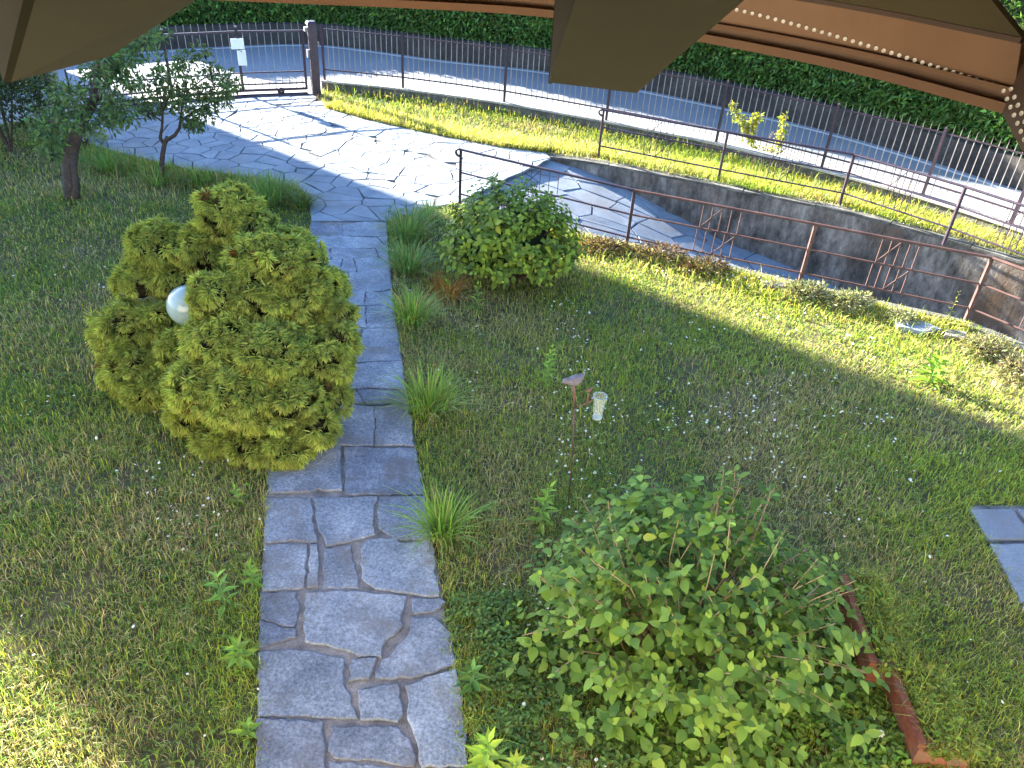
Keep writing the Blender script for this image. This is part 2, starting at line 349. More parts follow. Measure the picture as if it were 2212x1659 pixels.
# ------------------------------------------------------------------ ground (one sheet with the ramp's cut)
bm = bmesh.new()
def loop_edges(pts, z=0.0):
    vs = [bm.verts.new((p[0], p[1], z)) for p in pts]
    return [bm.edges.new((vs[i], vs[(i + 1) % len(vs)])) for i in range(len(vs))]
ed = loop_edges([(-150, -60), (150, -60), (150, 250), (-150, 250)]) + loop_edges(HOLE)
bmesh.ops.triangle_fill(bm, use_beauty=True, edges=ed, normal=(0, 0, 1))
for f in bm.faces:
    if f.normal.z < 0: f.normal_flip()
me = bpy.data.meshes.new('ground'); bm.to_mesh(me); bm.free(); me.materials.append(M['soil'])
ground = tag(link('ground', me), kind='structure')

# road, verge and edge line
far_px = [(-500, 190), (-150, 150), (100, 128), (300, 112), (480, 101), (691, 97), (955, 130), (1178, 155), (1434, 204), (1803, 288), (2212, 415), (2500, 520), (2800, 640)]
far_line = Line(catmull([G(*p) for p in far_px]))
near_px = [(-500, 275), (-100, 235), (150, 205), (330, 182), (480, 172), (680, 166), (814, 166), (938, 182), (1100, 206), (1300, 243), (1540, 292), (1790, 350), (2212, 462), (2500, 560), (2800, 680)]
mid_line = Line(catmull([G(*p) for p in near_px]))
gate_px = [(676, 203), (527, 209), (375, 222), (246, 234), (120, 250), (-60, 280)]
gate_line = Line([G(*p) for p in gate_px])
tag(sheet('road', [*(p for p in mid_line.p), *(p for p in reversed(far_line.p))], 0.006, M['asphalt']), kind='structure')
verge_poly = [p for p in mid_line.p] + [p for p in reversed(fence_line.p)] + [p for p in gate_line.p]
tag(sheet('verge', verge_poly, 0.011, M['verge']), kind='structure')
edge = Line([far_line.at(t) - np.array((-far_line.dir(t)[1], far_line.dir(t)[0])) * 0.22 for t in np.linspace(0, far_line.L, 60)])
V = []; F = []
for i, t in enumerate(np.linspace(0, edge.L, 120)):
    p = edge.at(t); d = edge.dir(t); q = np.array((-d[1], d[0])) * 0.055
    V += [(*(p - q), 0.0105), (*(p + q), 0.0105)]
    if i: F.append((2 * i - 2, 2 * i - 1, 2 * i + 1, 2 * i))
tag(link('road_edge_line', pmesh('road_edge_line', V, F, M['paint'])), kind='structure')

# ------------------------------------------------------------------ slabs
def slab_mesh(poly, ztop, inset, rng, fine=0.09, rough=0.008, th=0.035, bev=0.007):
    P = [np.array(p[:2], float) for p in poly]
    a = sum(P[i][0] * P[(i + 1) % len(P)][1] - P[(i + 1) % len(P)][0] * P[i][1] for i in range(len(P)))
    if a < 0: P = P[::-1]
    n = len(P); Q = []
    for i in range(n):                      # offset every corner inwards along its bisector
        e0 = P[i] - P[i - 1]; e1 = P[(i + 1) % n] - P[i]
        n0 = np.array((-e0[1], e0[0])) / (np.linalg.norm(e0) + 1e-9); n1_ = np.array((-e1[1], e1[0])) / (np.linalg.norm(e1) + 1e-9)
        bsc = n0 + n1_; l = np.linalg.norm(bsc); bsc = bsc / l if l > 1e-6 else n0
        Q.append(P[i] + bsc * inset / max(0.45, bsc @ n0))
    R = []
    for i in range(n):
        p, q = Q[i], Q[(i + 1) % n]; L = np.linalg.norm(q - p); k = max(1, int(L / fine))
        nn = np.array((-(q - p)[1], (q - p)[0])) / (L + 1e-9)
        for j in range(k):
            t = j / k; w = p * (1 - t) + q * t + nn * rng.normal(0, rough) * (1.0 if j else 0.3)
            R.append(w)
    c = sum(R) / len(R); m_ = len(R); V = []
    tilt = rng.normal(0, 0.004, 2)
    for ring, (ins, dz) in enumerate(((0, -th), (0, -bev), (bev * 1.2, 0))):
        for w in R:
            u = c - w; l = np.linalg.norm(u); w2 = w + u / max(l, 1e-6) * ins
            V.append((w2[0], w2[1], ztop(w2) + dz + (w2 - c) @ tilt))
    F = [(r * m_ + i, r * m_ + (i + 1) % m_, (r + 1) * m_ + (i + 1) % m_, (r + 1) * m_ + i) for r in range(2) for i in range(m_)]
    F.append(tuple(2 * m_ + i for i in range(m_)))
    return V, F
def put_slabs(polys, parent, mat, zt, inset, rng, **kw):
    for p in polys:
        dz = rng.normal(0, 0.003)
        V, F = slab_mesh(p, (lambda w, dz=dz: zt(w) + dz), inset, rng, **kw)
        link('slab', pmesh('slab', V, F, mat), parent)
def clip_half(poly, p, nrm):
    out = []
    for i in range(len(poly)):
        a, b_ = poly[i], poly[(i + 1) % len(poly)]; da = (a - p) @ nrm; db = (b_ - p) @ nrm
        if da <= 0: out.append(a)
        if (da < 0 < db) or (db < 0 < da): out.append(a + (b_ - a) * (da / (da - db)))
    return out
def voronoi(region, n, rng, aniso=(1, 1), lines=()):
    R = [np.array(p, float) for p in region]; xs = [p[0] for p in R]; ys = [p[1] for p in R]
    seeds = []; tries = 0
    area = abs(sum(R[i][0] * R[(i + 1) % len(R)][1] - R[(i + 1) % len(R)][0] * R[i][1] for i in range(len(R)))) / 2
    dmin = 0.72 * math.sqrt(area / n)
    while len(seeds) < n and tries < 60000:
        tries += 1; q = np.array((rng.uniform(min(xs), max(xs)), rng.uniform(min(ys), max(ys))))
        if not inpoly(q[0:1], q[1:2], R)[0]: continue
        dm = dmin * (1.25 if rng.random() < .4 else 0.75)
        if all(np.linalg.norm((q - s_) / np.array(aniso)) > dm for s_ in seeds): seeds.append(q)
    out = []
    for i, s_ in enumerate(seeds):
        cell = [s_ + np.array(c) * 1.0 for c in ((-1, -1), (1, -1), (1, 1), (-1, 1))]
        order = sorted(range(len(seeds)), key=lambda j: np.linalg.norm(seeds[j] - s_))[1:22]
        for j in order:
            nrm = (seeds[j] - s_) / np.array(aniso) ** 2; cell = clip_half(cell, (s_ + seeds[j]) / 2, nrm)
            if len(cell) < 3: break
        if len(cell) < 3: continue
        snapped = []
        for v in cell:
            if not inpoly(v[0:1], v[1:2], R)[0]:
                best = None
                for k in range(len(R)):
                    a, b_ = R[k], R[(k + 1) % len(R)]; t = np.clip(((v - a) @ (b_ - a)) / ((b_ - a) @ (b_ - a)), 0, 1); w = a + (b_ - a) * t
                    if best is None or np.linalg.norm(w - v) < best[0]: best = (np.linalg.norm(w - v), w)
                v = best[1]
            if not snapped or np.linalg.norm(v - snapped[-1]) > 0.05: snapped.append(v)
        pieces = [snapped]
        for p, nrm in lines:
            pieces = [h for c in pieces for h in (clip_half(c, p, nrm), clip_half(c, p, -nrm))]
        for c in pieces:
            if len(c) >= 3:
                a = abs(sum(c[k][0] * c[(k + 1) % len(c)][1] - c[(k + 1) % len(c)][0] * c[k][1] for k in range(len(c)))) / 2
                if a > 0.02: out.append(c)
    return out

# garden path: the near slabs are traced one by one, the far ones row by row
path = tag(sheet('path', path_poly, 0.014, M['joint']), kind='structure')
ZB = lambda x, y: G((600 + x * .49424) / 1.15732, (1100 + y * .49424) / 1.15732, 0.035)[:2]
near_slabs = [
    [(138, 150), (330, 60), (505, 20), (512, 248), (146, 262)], [(528, 30), (888, 40), (928, 268), (530, 268)],
    [(128, 285), (355, 288), (372, 430), (388, 508), (122, 512)], [(365, 288), (692, 280), (672, 400), (680, 470), (560, 505), (440, 530), (395, 430)],
    [(712, 285), (935, 280), (975, 500), (890, 500), (800, 497), (705, 440), (698, 380)],
    [(124, 520), (338, 520), (322, 738), (112, 755)], [(354, 522), (388, 520), (402, 620), (392, 735), (340, 740)],
    [(430, 545), (560, 530), (582, 640), (598, 742), (422, 742)], [(612, 545), (640, 500), (780, 488), (805, 515), (978, 508), (1005, 785), (870, 772), (690, 748), (618, 690)],
    [(100, 768), (285, 765), (297, 840), (275, 938), (215, 932), (102, 892)], [(98, 908), (200, 945), (280, 948), (282, 990), (98, 1045)],
    [(332, 772), (570, 758), (842, 785), (803, 960), (722, 1030), (715, 1092), (600, 1088), (500, 1050), (330, 1010)],
    [(872, 793), (1008, 795), (1040, 815), (985, 862), (868, 872)], [(868, 892), (985, 895), (1068, 975), (1088, 1135), (900, 1190), (688, 1202), (718, 1112), (850, 990)],
    [(92, 1068), (270, 1050), (522, 1098), (525, 1240), (560, 1290), (592, 1402), (370, 1395), (88, 1392)], [(570, 1112), (690, 1098), (652, 1202), (548, 1215)],
    [(598, 1262), (800, 1228), (817, 1330), (790, 1420), (610, 1408)], [(840, 1242), (1092, 1152), (1118, 1260), (1152, 1648), (920, 1650), (880, 1480), (850, 1360)],
    [(84, 1408), (420, 1422), (432, 1700), (82, 1700)], [(458, 1442), (720, 1447), (800, 1450), (862, 1510), (880, 1640), (480, 1600), (445, 1560)],
    [(82, 1712), (420, 1712), (430, 2050), (75, 2050)], [(450, 1615), (880, 1660), (900, 2050), (445, 2050)], [(900, 1662), (1158, 1660), (1190, 2050), (915, 2050)]]
rs = np.random.default_rng(3)
put_slabs([[ZB(*q) for q in p] for p in near_slabs], path, M['slab'], lambda w: 0.030, -0.003, rs, fine=0.045, rough=0.0075)
rows = [482, 509, 536, 556, 589, 628, 661, 706, 781, 838, 872, 961]
splits = [[740], [815], [716, 812], [690, 738, 768], [752], [795], [700, 790], [690, 782], [700, 768], [690, 772], [705, 812]]
far_slabs = []
for i in range(len(rows) - 1):
    y0, y1 = rows[i], rows[i + 1]
    def rowy(x, y, i=i, k=0): return y + 3.0 * math.sin(x * 0.045 + k * 2.1) + 2.5 * math.sin(x * 0.11 + k * 1.3)
    xs0 = [xi(PATH_L, y0)] + [x + rs.uniform(-5, 5) for x in splits[i]] + [xi(PATH_R, y0)]
    xs1 = [xi(PATH_L, y1)] + [x + rs.uniform(-22, 22) for x in splits[i]] + [xi(PATH_R, y1)]
    for a in range(len(xs0) - 1):
        far_slabs.append([G(xs0[a], rowy(xs0[a], y0, 0, i), .035)[:2], G((xs0[a] + xs0[a + 1]) / 2, rowy((xs0[a] + xs0[a + 1]) / 2, y0, 0, i), .035)[:2], G(xs0[a + 1], rowy(xs0[a + 1], y0, 0, i), .035)[:2],
                          G(xs1[a + 1], rowy(xs1[a + 1], y1, 0, i + 1), .035)[:2], G((xs1[a] + xs1[a + 1]) / 2, rowy((xs1[a] + xs1[a + 1]) / 2, y1, 0, i + 1), .035)[:2], G(xs1[a], rowy(xs1[a], y1, 0, i + 1), .035)[:2]])
put_slabs(far_slabs, path, M['slab'], lambda w: 0.032, 0.004, rs, fine=0.06, rough=0.007)

# driveway in crazy paving, cut by straight joints, the middle one tracing the gate's cast shadow
driveway = tag(sheet('driveway', drive_poly, 0.016, M['joint_dark']), kind='structure')
def pline(a, b_):
    a = G(*a)[:2]; b_ = G(*b_)[:2]; d = (b_ - a) / np.linalg.norm(b_ - a); return (a, np.array((-d[1], d[0])))
cells = voronoi(drive_poly, 250, np.random.default_rng(5), lines=[pline((457, 255), (615, 313)), pline((585, 226), (800, 300)), pline((300, 255), (680, 222))])
put_slabs(cells, driveway, M['slab_pale'], lambda w: 0.036, 0.008, rs, fine=0.22, rough=0.012, bev=0.006)

# ramp to the basement garage
ramp_poly = [tuple(p) for p in wall_line.p] + [(12.5, 3.0)] + list(reversed(NE2)) + list(reversed(NE))[1:]
bm = bmesh.new()
rl = [wall_line.at(t) for t in np.linspace(0, wall_line.L, 40)]
nl_ = Line(NE + NE2[1:]); nr = [nl_.at(t) for t in np.linspace(0, nl_.L, 40)]
V = []; F = []
for i in range(40):
    for k in range(9):
        p = rl[i] * (1 - k / 8) + nr[i] * (k / 8); V.append((*p, ramp_z(p) - 0.03))
for i in range(39):
    for k in range(8): F.append((i * 9 + k, (i + 1) * 9 + k, (i + 1) * 9 + k + 1, i * 9 + k + 1))
bm.free()
ramp_o = tag(link('ramp', pmesh('ramp', V, F, M['joint_dark'])), kind='structure')
ramp_reg = [p for p in rl[:30]] + [p for p in reversed(nr[:30])]
rc = [c for c in voronoi(ramp_reg, 120, np.random.default_rng(9), aniso=(1.3, 0.8)) if True]
put_slabs(rc, ramp_o, M['slab_pale'], lambda w: ramp_z(w) + 0.004, 0.010, rs, fine=0.25, rough=0.01)

# side path slabs at the right border
side = tag(sheet('side_path', side_poly, 0.012, M['joint']), kind='structure')
put_slabs([[G(*q, .04)[:2] for q in p] for p in [[(2092, 1097), (2188, 1098), (2238, 1166), (2134, 1166)], [(2196, 1098), (2330, 1098), (2390, 1168), (2248, 1168)], [(2138, 1173), (2272, 1173), (2330, 1300), (2205, 1300)], [(2208, 1308), (2500, 1308), (2520, 1415), (2270, 1415)], [(2280, 1173), (2395, 1173), (2450, 1300), (2338, 1300)]]], side, M['slab_pale'], lambda w: 0.04, 0.006, rs, fine=0.1, rough=0.005)
for o_ in side.children: pass

# ------------------------------------------------------------------ walls
rw = tag(empty('retaining_wall', (*W[0], 0)), 'stained dark concrete retaining wall along the far side of the ramp', 'wall')
def place(o, par):               # keep world coordinates under an Empty
    o.parent = par; o.matrix_parent_inverse = Matrix.Translation(-Vector(par.location)); return o
place(strip_wall('wall_face', wall_line, 0.22, -1.6, -0.02, M['oldwall'], step=0.3), rw)
ncop = int(wall_line.L / 1.1)
for i in range(ncop):
    t0_ = wall_line.L * i / ncop
    place(strip_wall('coping_stone', wall_line, 0.235, -0.02, 0.022 + random.uniform(-.008, .008), M['wallcap'], t0=t0_ + 0.006, t1=t0_ + wall_line.L / ncop - 0.006, step=0.5), rw)
nw = tag(empty('ramp_edge_wall', (*NE[0], 0)), 'low stone kerb on the lawn side of the ramp under the front railing', 'wall')
full_near = Line(NE + NE2[1:])
place(strip_wall('wall_face', full_near, 0.16, -1.6, -0.015, M['oldwall'], step=0.4), nw)
place(strip_wall('coping', full_near, 0.17, -0.015, 0.02, M['lowwall'], step=0.4), nw)
fw = tag(empty('fence_plinth', (*fence_line.p[0], 0)), 'low concrete plinth wall under the street fence', 'wall')
place(strip_wall('wall_face', fence_line, 0.16, -0.05, 0.19, M['lowwall'], step=0.4), fw)
place(strip_wall('coping', fence_line, 0.22, 0.19, 0.225, M['coping'], step=0.4), fw)
ow_line = Line([far_line.at(t) + np.array((-far_line.dir(t)[1], far_line.dir(t)[0])) * 0.15 for t in np.linspace(0, far_line.L, 70)])
ow = tag(empty('roadside_wall', (*ow_line.p[30], 0)), 'grey concrete wall below the hedge across the road', 'wall')
place(strip_wall('wall_face', ow_line, 0.25, -0.05, 0.5, M['darkwall'], step=0.6), ow)

# ------------------------------------------------------------------ leaf fields
def frames(D, up=None, roll=None):
    D = D / (np.linalg.norm(D, axis=1, keepdims=True) + 1e-9)
    if up is None: up = np.tile((0, 0, 1.0), (len(D), 1))
    S = np.cross(D, up); l = np.linalg.norm(S, axis=1, keepdims=True); S = np.where(l < 1e-3, np.array((1.0, 0, 0)), S / np.maximum(l, 1e-6))
    U = np.cross(S, D)
    if roll is not None:
        c = np.cos(roll)[:, None]; s_ = np.sin(roll)[:, None]; S, U = S * c + U * s_, U * c - S * s_
    return D, S, U
def leaf_arrays(P, D, L, Wd, C, rng, droop=0.25, fold=0.2, roll=0.5, up=None):
    """folded four-point leaves; C is one colour for each leaf"""
    n = len(P); D, S, U = frames(D, up, rng.normal(0, roll, n))
    L = np.broadcast_to(L, (n,))[:, None]; Wd = np.broadcast_to(Wd, (n,))[:, None]
    a = P; tip = P + D * L - U * L * droop; m_ = P + D * L * 0.45 - U * L * droop * 0.25
    l = m_ + S * Wd / 2 + U * Wd * fold; r = m_ - S * Wd / 2 + U * Wd * fold
    V = np.stack([a, l, tip, r], 1).reshape(-1, 3)
    i = np.arange(n)[:, None] * 4
    F = np.concatenate([i + np.array([[0, 1, 2]]), i + np.array([[0, 2, 3]])], 1).reshape(-1, 3)
    return V, F, np.repeat(C, 4, 0)
def blades(P, H, Wd, az, lean, C, curl=0.5):
    """grass blades: two segments and a tip"""
    n = len(P); d = np.stack([np.cos(az), np.sin(az), np.zeros(n)], 1); s_ = np.stack([-np.sin(az), np.cos(az), np.zeros(n)], 1)
    H = np.broadcast_to(H, (n,))[:, None]; Wd = np.broadcast_to(Wd, (n,))[:, None]; lean = np.broadcast_to(lean, (n,))[:, None]
    z = np.array((0, 0, 1.0))
    b0 = P; m_ = P + d * lean * H * 0.35 + z * H * 0.58; t = P + d * lean * H * (1.0 + curl * 0.3) + z * H * (1 - 0.35 * np.minimum(lean, 1.6))
    V = np.stack([b0 - s_ * Wd * .5, b0 + s_ * Wd * .5, m_ + s_ * Wd * .42, m_ - s_ * Wd * .42, t], 1).reshape(-1, 3)
    i = np.arange(n)[:, None] * 5
    F = np.concatenate([i + np.array([[0, 1, 2]]), i + np.array([[0, 2, 3]]), i + np.array([[3, 2, 4]])], 1).reshape(-1, 3)
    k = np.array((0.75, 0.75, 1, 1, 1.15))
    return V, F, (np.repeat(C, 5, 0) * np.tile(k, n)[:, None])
def join(parts):
    V = []; F = []; C = []; n = 0
    for v, f, c in parts: V.append(v); F.append(f + n); C.append(c); n += len(v)
    return np.concatenate(V), np.concatenate(F), np.concatenate(C)
def jit(c, n, rng, a=0.18):
    c = np.array(c, float); c = np.broadcast_to(c, (n, 3)); return np.clip(c * (1 + rng.normal(0, a, (n, 1))) * (1 + rng.normal(0, a * .35, (n, 3))), 0.004, 0.9)

# ------------------------------------------------------------------ the lawn's grass
def on_paving(x, y, marg=0.0):
    r = inpoly(x, y, path_poly) | inpoly(x, y, drive_poly) | inpoly(x, y, HOLE) | inpoly(x, y, side_poly)
    return r
def lawn_points(n, rng, power=1.5):
    """points of the near garden, thinning out with distance"""
    out = []
    got = 0
    while got < n:
        x = rng.uniform(-13, 9, 400000); y = rng.uniform(1.5, 18, 400000)
        d = np.sqrt(x * x + y * y + CAMZ ** 2)
        keep = rng.random(len(x)) < (5.2 / np.maximum(d, 5.2)) ** power
        px = PW / 2 + FOC * (x * RT[0] + y * RT[1] - CAMZ * RT[2]) / (x * FW[0] + y * FW[1] - CAMZ * FW[2])
        keep &= (px > -200) & (px < PW + 200)
        x, y = x[keep], y[keep]
        jx = x + rng.normal(0, .018, len(x)); jy = y + rng.normal(0, .018, len(x))
        ok = ~on_paving(jx, jy); x, y = x[ok], y[ok]
        inside = inpoly(x, y, garden_poly); x, y = x[inside], y[inside]
        out.append(np.stack([x, y], 1)); got += len(x)
    return np.concatenate(out)[:n]
garden_poly = [(-4.6, 17.0)] + [tuple(p - np.array((-fence_line.dir(t)[1], fence_line.dir(t)[0])) * .1) for t, p in ((t, fence_line.at(t)) for t in np.linspace(0, fence_line.L, 40))] + [(12, 0.8), (-4, 0.8), (-13, 13)] + [tuple(p) for p in reversed(gate_line.p)]
rg = np.random.default_rng(21)
NB = 430000
PT = lawn_points(NB, rg)
x, y = PT[:, 0], PT[:, 1]
d = np.sqrt(x * x + y * y + CAMZ ** 2)
dry = fbm(x * 0.9, y * 0.9, 3); dens = fbm(x * 1.7 + 9, y * 1.7, 8); lush = fbm(x * 0.55 + 4, y * 0.55 + 2, 15)
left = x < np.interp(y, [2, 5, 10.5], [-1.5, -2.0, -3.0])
strip = (y > np.interp(x, [p[0] for p in W], [p[1] for p in W])) & (x > -1.5) | ((y > 13.2) & (x > -4.7))
keep = rg.random(NB) < np.clip(0.35 + 1.5 * (dens - 0.22), 0.25, 1.0)
pdry = np.clip(0.26 + 1.8 * (dry - 0.45), 0.05, 0.75)
kind = rg.random(NB)
C = np.empty((NB, 3))
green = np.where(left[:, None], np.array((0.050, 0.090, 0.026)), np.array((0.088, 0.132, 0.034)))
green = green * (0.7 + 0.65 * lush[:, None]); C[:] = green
isdry = kind < pdry; C[isdry] = np.array((0.140, 0.138, 0.095)) * (0.6 + 0.85 * rg.random((isdry.sum(), 1)))
yel = (~isdry) & (rg.random(NB) < 0.22); C[yel] = np.array((0.15, 0.18, 0.035))
C = jit(C, NB, rg, 0.25)
H = (0.032 + 0.048 * lush) * rg.lognormal(0, 0.32, NB); H[strip] *= 1.5
lowwall_near = np.zeros(NB, bool)
Wd = 0.0037 * (np.maximum(d, 5) / 5.2) ** 0.8 * rg.uniform(0.7, 1.4, NB)
lean = np.abs(rg.normal(0.55, 0.4, NB))
P3 = np.stack([x, y, np.zeros(NB)], 1)
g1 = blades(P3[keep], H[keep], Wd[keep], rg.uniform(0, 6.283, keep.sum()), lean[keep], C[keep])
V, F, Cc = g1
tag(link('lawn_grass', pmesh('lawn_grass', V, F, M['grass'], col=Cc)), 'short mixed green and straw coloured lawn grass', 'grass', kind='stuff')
# clover and broad-leaved lawn weeds lying flat between the blades
n = 26000; PT = lawn_points(n, rg); x, y = PT[:, 0], PT[:, 1]; k = fbm(x * 1.3 + 31, y * 1.3, 40) > 0.47; PT = PT[k]; n = len(PT)
P3 = np.stack([PT[:, 0], PT[:, 1], rg.uniform(0.01, 0.05, n)], 1); az = rg.uniform(0, 6.28, n)
dd = np.linalg.norm(P3 - ORG, axis=1)
v = leaf_arrays(P3, np.stack([np.cos(az), np.sin(az), rg.uniform(-.1, .6, n)], 1), rg.uniform(.018, .045, n) * (dd / 5.5) ** .5, rg.uniform(.012, .026, n) * (dd / 5.5) ** .5, jit((0.065, 0.125, 0.03), n, rg, .3), rg)
tag(link('lawn_clover', pmesh('lawn_clover', v[0], v[1], M['leaf'], col=v[2])), 'low clover and weeds between the grass blades', 'clover', kind='stuff')
# daisies
def flower_heads(P, r, col, rng):
    V = []; F = []; C = []
    n = len(P); k = 6; tilt = rng.normal(0, .35, (n, 2))
    ang = np.arange(k) * 2 * np.pi / k
    for i in range(n):
        b_ = len(V); V.append(P[i] + np.array((0, 0, r[i] * .15))); C.append((0.75, 0.70, 0.45) if rng.random() < .8 else col)
        for a in ang:
            ox, oy = math.cos(a) * r[i], math.sin(a) * r[i]; V.append(P[i] + np.array((ox, oy, ox * tilt[i, 0] + oy * tilt[i, 1]))); C.append(col)
        F += [(b_, b_ + 1 + j, b_ + 1 + (j + 1) % k) for j in range(k)]
    return np.array(V), np.array(F), np.array(C)
PT = lawn_points(14000, rg, 1.0); x, y = PT[:, 0], PT[:, 1]
pr = np.clip((fbm(x * 1.6 + 70, y * 1.6 + 3, 60) - 0.57) * 4.0, 0.02, 0.6) * np.where(x > 0.4, 1.0, 0.42) * np.where(d[:1] > 0, 1, 1)
k = (rg.random(len(PT)) < pr) & (y < 10.6); PT = PT[k]
r = rg.uniform(.007, .0125, len(PT)) * np.maximum(1, (np.linalg.norm(PT, axis=1) / 6) ** .4)
v = flower_heads(np.stack([PT[:, 0], PT[:, 1], rg.uniform(.05, .10, len(PT))], 1), r, (0.78, 0.78, 0.80), rg)
tag(link('daisies', pmesh('daisies', v[0], v[1], M['petal'], col=v[2])), 'small white daisies scattered over the lawn', 'daisies', kind='stuff')

# ------------------------------------------------------------------ hedge across the road
rh = np.random.default_rng(31)
hl = Line([ow_line.at(t) + np.array((-ow_line.dir(t)[1], ow_line.dir(t)[0])) * 0.55 for t in np.linspace(0, ow_line.L, 80)])
t0h = hl.near(G(330, 100)); t1h = hl.L
HTX = lambda x: np.interp(x, [-6.5, -5.0, -2.2, -1.0], [1.72, 2.1, 4.6, 5.2])  # unseen top raised towards the right so its shadow covers the road
hedge = tag(empty('laurel_hedge', (*hl.at((t0h + t1h) / 2), 0)), 'dense dark green laurel hedge behind the roadside wall', 'hedge')
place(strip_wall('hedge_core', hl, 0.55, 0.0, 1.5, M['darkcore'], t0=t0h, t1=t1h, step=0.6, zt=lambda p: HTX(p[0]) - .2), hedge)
n = 76000; tt = rh.uniform(t0h, t1h, n); zz = np.where(rh.random(n) < .7, rh.uniform(0.42, 1.9, n), rh.uniform(1.7, 5.2, n)); zcap = HTX(np.array([hl.at(t)[0] for t in tt])); kk = zz < zcap; tt = tt[kk]; zz = zz[kk]; zcap = zcap[kk]; n = len(tt)
P = np.array([hl.at(t) for t in tt]); Dr = np.array([hl.dir(t) for t in tt]); Q = np.stack([Dr[:, 1], -Dr[:, 0]], 1)   # towards the road
top = zz > zcap - .25; off = np.where(top, rh.uniform(-.3, .45, n), rh.uniform(.22, .46, n)) + 0.14 * (fbm(tt * 1.2, zz * 2.2, 5) - .5)
P3 = np.stack([P[:, 0] + Q[:, 0] * off, P[:, 1] + Q[:, 1] * off, zz], 1)
D3 = np.stack([Q[:, 0] * .7 + rh.normal(0, .7, n), Q[:, 1] * .7 + rh.normal(0, .7, n), rh.normal(-.05, .6, n)], 1)
cc = jit((0.04, 0.085, 0.022), n, rh, .35); y_ = rh.random(n) < .12; cc[y_] = jit((0.08, 0.15, 0.03), y_.sum(), rh, .25)
v = leaf_arrays(P3, D3, rh.uniform(.10, .18, n), rh.uniform(.04, .065, n), cc, rh, .2, .15, .6)
place(link('foliage', pmesh('foliage', v[0], v[1], M['hedgeleaf'], col=v[2])), hedge)['kind'] = 'stuff'

# ------------------------------------------------------------------ street fence
fence = tag(empty('street_fence', (*fence_line.p[0], 0.22)), 'brown iron picket fence on the low wall along the street', 'fence')
bar_me = pmesh('bar', *(lambda m_: (m_.V, m_.F))(MB().box((-.006, -.006, 0.03), (.006, .006, 1.0)).add([(-.006, -.006, 1.0), (.006, -.006, 1.0), (.006, .006, 1.0), (-.006, .006, 1.0), (0, 0, 1.17)], [(0, 1, 4), (1, 2, 4), (2, 3, 4), (3, 0, 4)])), M['bar'])
ft = [fence_line.near(G(*p, .2)) for p in [(872, 192), (1088, 222), (1310, 262), (1547, 309), (1775, 366), (1990, 425), (2181, 487)]]
ft = [0.05] + ft + [ft[-1] + 1.25, ft[-1] + 2.5, ft[-1] + 3.75]
base = np.array((*fence_line.p[0], 0.22))
for t in ft:
    p = fence_line.at(t)
    m_ = MB().box((-.022, -.022, 0), (.022, .022, 1.09)); o = m_.build('post', M['iron'], fence); MB().add([(-.028, -.028, 1.091), (.028, -.028, 1.091), (.028, .028, 1.091), (-.028, .028, 1.091), (0, 0, 1.125)], [(0, 1, 4), (1, 2, 4), (2, 3, 4), (3, 0, 4), (3, 2, 1, 0)]).build('cap', M['iron'], o)
    o.location = (p[0] - base[0], p[1] - base[1], 0); o.rotation_euler.z = math.atan2(*fence_line.dir(t)[::-1])
for a, b_ in zip(ft, ft[1:]):
    for z, h in ((0.215, .026), (1.02, .02)):
        for s0, s1 in ((a, (a + b_) / 2), ((a + b_) / 2, b_)):
            p, q = fence_line.at(s0) - base[:2], fence_line.at(s1) - base[:2]
            MB().beam((*p, z), (*q, z), 0.02, h).build('rail', M['iron'], fence)
    nb = max(2, int(round((b_ - a) / 0.118)))
    for k in range(1, nb):
        t = a + (b_ - a) * k / nb; p = fence_line.at(t) - base[:2]
        o = link('bar', bar_me, fence); o.location = (p[0], p[1], random.uniform(-.008, .008)); o.rotation_euler.z = math.atan2(*fence_line.dir(t)[::-1])

# ------------------------------------------------------------------ sliding gate and its post
gp = G(684, 208)
post = tag(empty('gate_post', tuple(gp)), 'thick dark brown steel gate post between gate and fence', 'gate post')
ga = math.atan2(*(G(527, 209) - G(676, 203))[:2][::-1])
pb = o = MB().box((-.085, -.085, -.02), (.085, .085, 1.42)).build('post_body', M['iron'], post); o.rotation_euler.z = ga
o = MB().hexa([(-.1, -.1, 1.42), (.1, -.1, 1.42), (.1, .1, 1.42), (-.1, .1, 1.42), (-.07, -.07, 1.47), (.07, -.07, 1.47), (.07, .07, 1.47), (-.07, .07, 1.47)]).build('post_cap', M['iron'], pb)
o = MB().box((.086, -.045, .78), (.13, .045, .93)).build('latch_box', M['bar'], pb)
o = MB().box((.086, -.05, 1.28), (.15, .05, 1.36)).build('guide_bracket', M['bar'], pb)
o = MB().tube([(-.09, -.03, 1.06), (-.13, -.05, 1.06), (-.14, -.05, .98)], .012).build('hook', M['bar'], pb)
gate = tag(empty('sliding_gate', tuple(G(676, 203))), 'dark iron sliding gate with thin bars across the driveway', 'gate')
gb = G(676, 203); g_end = gate_line.near(G(120, 250)); gs = [0.12] + [gate_line.near(G(*p)) for p in [(527, 209), (376, 222), (246, 234)]] + [g_end]
GH = 1.27
for i, t in enumerate(gs):
    p = gate_line.at(t) - gb[:2]; MB().box((-.022, -.022, .1), (.022, .022, GH + (.06 if i in (1, 2) else 0))).build('stile', M['iron'], gate).location = (*p, 0)
    if i in (1, 2): MB().lathe([(0, .035), (.02, .03), (.028, .01), (.02, 0), (0, -.002)], 10).build('finial', M['bar'], gate, True).location = (*p, GH + .06)
